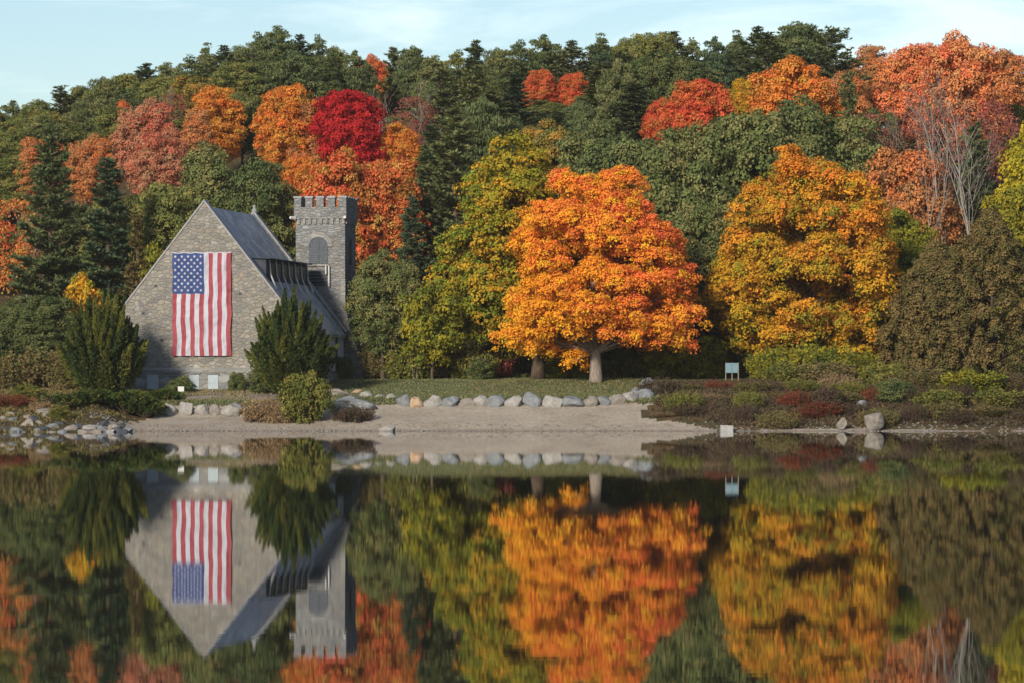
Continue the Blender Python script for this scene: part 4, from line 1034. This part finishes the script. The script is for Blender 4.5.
# grass tufts, fallen leaves and undergrowth: nobody could count them
def scatter(name, n, pxr, Dr, pal, ln, up, label=None, seed=0, hgt=.0, ok=None, wd=.3):
    rng = np.random.default_rng(seed); px = rng.uniform(*pxr, n); D = rng.uniform(*Dr, n); X = (px-512)*D/F
    kp = np.array([ok(a, b) for a, b in zip(px, D)]) if ok else np.ones(n, bool); X, D = X[kp], D[kp]; n = len(X)
    Z = np.array([ground(a, b) for a, b in zip(X, D)])
    pos = np.stack([X, D, Z + hgt + ln*.35*up], 1)
    dr = rng.normal(size=(n, 3)); dr[:, 2] = dr[:, 2]*.3 + up*1.5; nr = rng.normal(size=(n, 3)); nr[:, 2] += (1-up)*4
    at = np.stack([rng.random(n), np.clip(.5+rng.normal(size=n)*.25, 0, 1), rng.random(n)], 1)
    L = ln*rng.uniform(.6, 1.4, n); o = link(name, blades(pos, dr, nr, L, L*wd, at, name), LM(pal)); tag(o, kind='stuff'); 
    if label: tag(o, label, name.replace('_', ' '))
PAL['grass'] = ((.085, .12, .045), (.15, .165, .07), (.22, .20, .11)); PAL['drygrass'] = ((.22, .18, .10), (.30, .25, .15), (.15, .15, .07)); PAL['litter'] = ((.50, .22, .05), (.34, .18, .07), (.22, .14, .07))
nf = lambda x, y, s=.35: mnoise.noise(Vector((x*s*.08, y*s, 2)))
scatter('grass', 42000, (330, 760), (282.3, 316), 'grass', .16, 1, 'short shaded grass of the lawn behind the boulder row', 1, ok=lambda p, d: d < 310 or p > 420)
scatter('grass', 14000, (100, 335), (281.8, 298), 'drygrass', .18, 1, 'thin dry grass on the gravel in front of the church', 2, ok=lambda p, d: nf(p, d) > -.05 or d > 292)
scatter('fallen_leaves', 5000, (470, 720), (284, 309), 'litter', .13, 0, 'fallen orange leaves scattered over the lawn below the maples', 3, .03, wd=.8)
scatter('undergrowth', 28000, (630, 1060), (274.6, 298), 'darkbrush', .26, .8, 'low tangled undergrowth covering the right bank', 4, .05, wd=.4, ok=lambda p, d: p > 662 + 40*nf(p*2, d, 1.2) + max(0, 279-d)*14)
scatter('undergrowth', 18000, (-30, 150), (266, 300), 'shrubbrown', .22, .8, 'low undergrowth above the left shore rocks', 5, .03, wd=.4, ok=lambda p, d: p < 118 + 50*nf(p*2, d, 1.2) - max(0, 276-d)*7 and random.random() < .55 + nf(p, d, .9))
scatter('undergrowth', 40000, (-40, 1080), (311, 335), 'olive', .45, .8, 'low green undergrowth at the foot of the wood', 6, .1, wd=.5)

scatter('grass', 9000, (160, 660), (281.4, 283.2), 'grass', .30, 1, 'taller grass growing round the feet of the boulders', 11, ok=lambda p, d: p > 345 or p < 255)
scatter('drift_litter', 2600, (100, 1060), (273.2, 280.5), 'litter', .10, 0, 'brown leaves and twigs washed up on the sand', 12, .02, wd=.7, ok=lambda p, d: d < 274.6 or nf(p, d, .5) > .1)
def pebbles(name, n, pxr, Dr, seed, label):
    rng = np.random.default_rng(seed); b = MB(); o8 = [(1,0,0),(-1,0,0),(0,1,0),(0,-1,0),(0,0,1),(0,0,-1)]
    f8 = [(0,2,4),(2,1,4),(1,3,4),(3,0,4),(2,0,5),(1,2,5),(3,1,5),(0,3,5)]
    for i in range(n):
        px, D = rng.uniform(*pxr), Dr[0] + (Dr[1]-Dr[0])*rng.random()**2; X = (px-512)*D/F; z = ground(X, D); r = rng.uniform(.03, .13)*rng.uniform(.6, 1.3)
        a_ = rng.uniform(0, 3); c_, s_ = math.cos(a_), math.sin(a_)
        b.add([(X + r*(1.4*x*c_-y*s_)*rng.uniform(.8, 1.2), D + r*(1.4*x*s_+y*c_), z + q*r*.6) for x, y, q in o8], f8)
    o = link(name, b.mesh(name, [ROCKS['brown']], True, False)); tag(o, label, 'pebbles', kind='stuff')
pebbles('pebbles', 2600, (90, 1060), (272.6, 276.0), 21, 'small stones and pebbles strewn along the waterline')
# ------------------------------------------------------------------ rocks
import bmesh
def rockmesh(seed, cut=5):
    rng = np.random.default_rng(seed); bm = bmesh.new(); bmesh.ops.create_icosphere(bm, subdivisions=4, radius=.5)
    pl = [(Vector(unit(rng, 1)[0]), rng.uniform(.25, .42)) for _ in range(cut+3)] + [(Vector((0, 0, 1)), rng.uniform(.34, .45))]
    for v in bm.verts:
        for n_, d_ in pl:
            e = v.co.dot(n_) - d_
            if e > 0: v.co -= n_*e*.94
        v.co += v.co.normalized()*(mnoise.noise(v.co*3 + Vector((seed, 0, 0)))*.07 + mnoise.noise(v.co*9 + Vector((0, seed, 0)))*.018)
    me = bpy.data.meshes.new('rock'); bm.to_mesh(me); bm.free(); me.polygons.foreach_set('use_smooth', [True]*len(me.polygons)); me.materials.append(ROCKS['grey']); return me
RM = [rockmesh(500+i, 4+i % 4) for i in range(9)]
ORD = ['first', 'second', 'third', 'fourth', 'fifth', 'sixth', 'seventh', 'eighth', 'ninth', 'tenth', 'eleventh', 'twelfth', 'thirteenth', 'fourteenth', 'fifteenth', 'sixteenth', 'seventeenth', 'eighteenth', 'nineteenth', 'twentieth']
rk = 0
def rock(px, yc, wpx, hpx, D, mat, label, name='boulder', group=None, tilt=.25):
    global rk
    rk += 1; me = RM[rk % 9]; p = P(px, yc, D); s = D/F
    xs = max(v.co.x for v in me.vertices) - min(v.co.x for v in me.vertices)
    o = link(name, me, ROCKS[mat]); o.location = p; o.rotation_euler = (random.uniform(-tilt, tilt), random.uniform(-tilt, tilt)*.5, random.choice((0, math.pi)) + random.uniform(-.4, .4))
    o.scale = (wpx*s/.88, wpx*s*.8, hpx*s/.78); tag(o, label, 'rock', group); return o
row = [(160, 408, 11, 10, 'brown'), (169, 409, 16, 11, 'pale'), (186.5, 408, 16, 13, 'pale'), (202, 409, 14, 10, 'pale'), (216, 409, 13, 9, 'brown'), (233, 408.5, 21, 12, 'pale'), (247, 409.5, 11, 8, 'grey'), (258, 410, 9, 7, 'brown')]
cn = {'pale': 'pale', 'brown': 'brownish', 'grey': 'blue grey', 'tan': 'tan', 'dark': 'dark'}
for i, (px, y, w_, h_, m) in enumerate(row):
    rock(px, y+1.5, w_+random.uniform(-1.5, 1.5), h_+3, 280.4, m, '%s boulder, %s from the left in the short row below the flag' % (cn[m], ORD[i]), group='boulder row left of the beach bush')
row = [(366, 397, 12, 9, 'pale', 286), (377, 399.5, 13, 12, 'pale', 284.5), (389, 401, 15, 14, 'pale', 283), (403.5, 402, 14, 13, 'grey', 281.8), (416.5, 402.5, 14, 11, 'tan', 281.5), (433, 402, 19, 13, 'pale', 281.5), (451, 401.5, 19, 12, 'grey', 281.5), (467, 402.5, 17, 11, 'brown', 281.5), (480.5, 401, 15, 12, 'pale', 281.5), (496, 401.5, 17, 11, 'grey', 281.5), (514, 401.5, 18, 12, 'pale', 281.5), (532.5, 400.5, 19, 14, 'grey', 281.5), (553, 401.5, 20, 11, 'pale', 281.5), (573, 401, 22, 9, 'grey', 281.5), (590, 400.5, 15, 8, 'brown', 281.5), (603, 399.5, 14, 8, 'grey', 281.8), (617.5, 399, 17, 10, 'brown', 282), (631, 397, 17, 11, 'pale', 282.5), (645, 395.5, 18, 12, 'grey', 283)]
for i, (px, y, w_, h_, m, D) in enumerate(row):
    rock(px, y+1.5, w_+random.uniform(-2, 2), h_+random.uniform(1.5, 4), D-.4, m if m != 'tan' else 'tan', '%s boulder, %s from the left in the long row edging the lawn' % (cn[m], ORD[i]), group='boulder row edging the lawn')
rock(357, 393, 13, 7, 289, 'tan', 'flat orange tan rock at the left end of the long boulder row')
rock(363, 405.5, 25, 11, 280.5, 'grey', 'wide grey boulder lying below the left end of the long row')
rock(340, 408, 17, 10, 279.5, 'pale', 'pale boulder half hidden by the round beach bush')
rock(349, 401, 24, 8, 282.5, 'grey', 'flat grey slab above the half hidden boulder')
rock(338, 393, 22, 7, 287, 'brown', 'flat brownish slab near the lawn edge below the tower')
rock(647, 383.5, 14, 12, 288, 'grey', 'square grey boulder topmost at the right end of the long row')
rock(664, 389.5, 15, 12, 285.5, 'tan', 'tan boulder at the far right end of the long row')
rock(638, 391.5, 12, 8, 286, 'grey', 'small grey boulder under the square topmost boulder')
rock(655, 392, 20, 11, 284.8, 'brown', 'brownish boulder between the tan and square boulders')
rock(388, 429.5, 18, 9, 272.0, 'pale', 'white rock lying alone in the shallow water near the beach', tilt=.1)
rock(842, 424, 10, 12, 273.6, 'brown', 'upright brownish rock standing at the water under the red brush')
rock(874, 421, 19, 16, 273.0, 'brown', 'biggest angular brownish rock on the right bank')
rock(862, 404, 10, 8, 278, 'grey', 'grey rock above the biggest one on the right bank')
# concrete block at the waterline
b = MB(); p = P(726, 430, 273.6); b.box(-.42, .42, -.3, .3, -.15, .42); 
bo = b.build('concrete_block', plainmat('concrete_block', (.24, .24, .235), (.38, .38, .365), 4), bevel=.05); bo.location = (p.x, p.y-.6, -.02); bo.rotation_euler = (0, .05, .15); tag(bo, 'whitish concrete block sitting at the waterline below the blue board', 'block')
# jumble of shore rocks at the left
jum = [(4, 430, 16, 7, 'dark'), (16, 432, 13, 7, 'grey'), (12, 421, 12, 6, 'grey'), (27, 426, 13, 12, 'brown'), (36, 432, 11, 6, 'brown'), (22, 434, 10, 4, 'pale'), (34, 420, 10, 7, 'dark'), (44, 429, 16, 5, 'dark'), (40, 424, 11, 5, 'brown'), (48, 416, 12, 7, 'brown'), (46, 411, 17, 4, 'brown'), (53, 427, 12, 7, 'grey'), (52, 433, 10, 4, 'brown'), (62, 432, 9, 4, 'grey'), (70, 429, 14, 6, 'brown'), (79, 427, 10, 8, 'dark'), (84, 432, 11, 4, 'brown'), (90, 428, 14, 6, 'pale'), (97, 432, 11, 4, 'brown'), (103, 429, 13, 5, 'grey'), (110, 432, 10, 4, 'pale'), (119, 431, 16, 7, 'dark'), (27, 418, 8, 6, 'brown'), (10, 414, 9, 4, 'brown'), (2, 420, 11, 6, 'brown'), (60, 424, 10, 5, 'dark'), (114, 427, 11, 6, 'brown'), (127, 430, 10, 5, 'grey'), (104, 424, 10, 6, 'dark'), (122, 425, 8, 4, 'dark')]
jum.sort(key=lambda j: j[0])
for i, (px, y, w_, h_, m) in enumerate(jum):
    lvl = 'at the waterline' if y > 426 else 'above the waterline'
    cnt = seen.get((m, lvl), 0); seen[(m, lvl)] = cnt+1
    X = (px-512)*268/F
    D = 266 + (433-y)*.4
    o = rock(px, y+.5, w_+.5, h_+2, D, m, '%s rock of the left shore, %s such from the left %s' % (cn[m], ORD[cnt], lvl), name='rock', group='jumbled rocks of the left shore', tilt=.5)

# ------------------------------------------------------------------ small marker and the blue board
p = P(181, 398, 288.5); g = ground(p.x, p.y)
o = empty('marker_sign', (p.x, p.y, g)); tag(o, 'small blank white marker board on a short post below the flag', 'sign')
b = MB(); b.box(-.04, .04, 0, .06, -.2, .62); b.build('post', M_WHITE, o)
zt_ = CAMZ+(HZ-386.5)*288.5/F-g
b = MB(); b.box(-.22, .22, -.05, -.003, zt_-.36, zt_); b.build('board', M_WHITE, o)
p = P(732, 376, 293); g = ground(p.x, p.y)
zt_ = CAMZ+(HZ-363)*293/F-g
o = empty('notice_board', (p.x, p.y, g)); tag(o, 'pale blue two panel board on posts at the edge of the wood', 'sign')
for s in (-.46, 0, .46):
    b = MB(); b.box(s-.035, s+.035, 0, .07, -.2, zt_+.03); b.build('post', M_BARKG, o)
for s in (-.23, .23):
    b = MB(); b.box(s-.2, s+.2, -.03, -.003, zt_-.72, zt_); b.build('panel', M_BLUEP, o)


# ------------------------------------------------------------------ faint haze over the lake and the hill
m, t = newmat('haze'); k = N(t); pv = k.n('ShaderNodeVolumePrincipled'); pv.inputs['Density'].default_value = HAZE; pv.inputs['Color'].default_value = (.93, .96, 1, 1)
o_ = k.n('ShaderNodeOutputMaterial'); k.l(pv.outputs[0], o_.inputs['Volume'])
b = MB(); b.box(-1000, 1000, -80, 3050, -64, 75); tag(b.build('haze', m), kind='stuff')


# the wood goes on beyond both sides of the picture
rng = np.random.default_rng(900); lb = []
for sx in (-1, 1):
    for i in range(170):
        x = sx*rng.uniform(58, 190); y = rng.uniform(325, 460)
        if abs(x) < (y/F)*560 + 8: continue
        lb.append((x, y, ground(x, y) + rng.uniform(5, 8), rng.uniform(4, 6), rng.uniform(4, 6), rng.uniform(5, 7.5), rng.random()))
o = link('distant_wood', leafcloud(rng, 'distant_wood', lb, 2.2, .9, 1.6), LM('turning')); tag(o, 'mass of green and yellowing wood continuing past the frame edges', 'wood', kind='stuff')
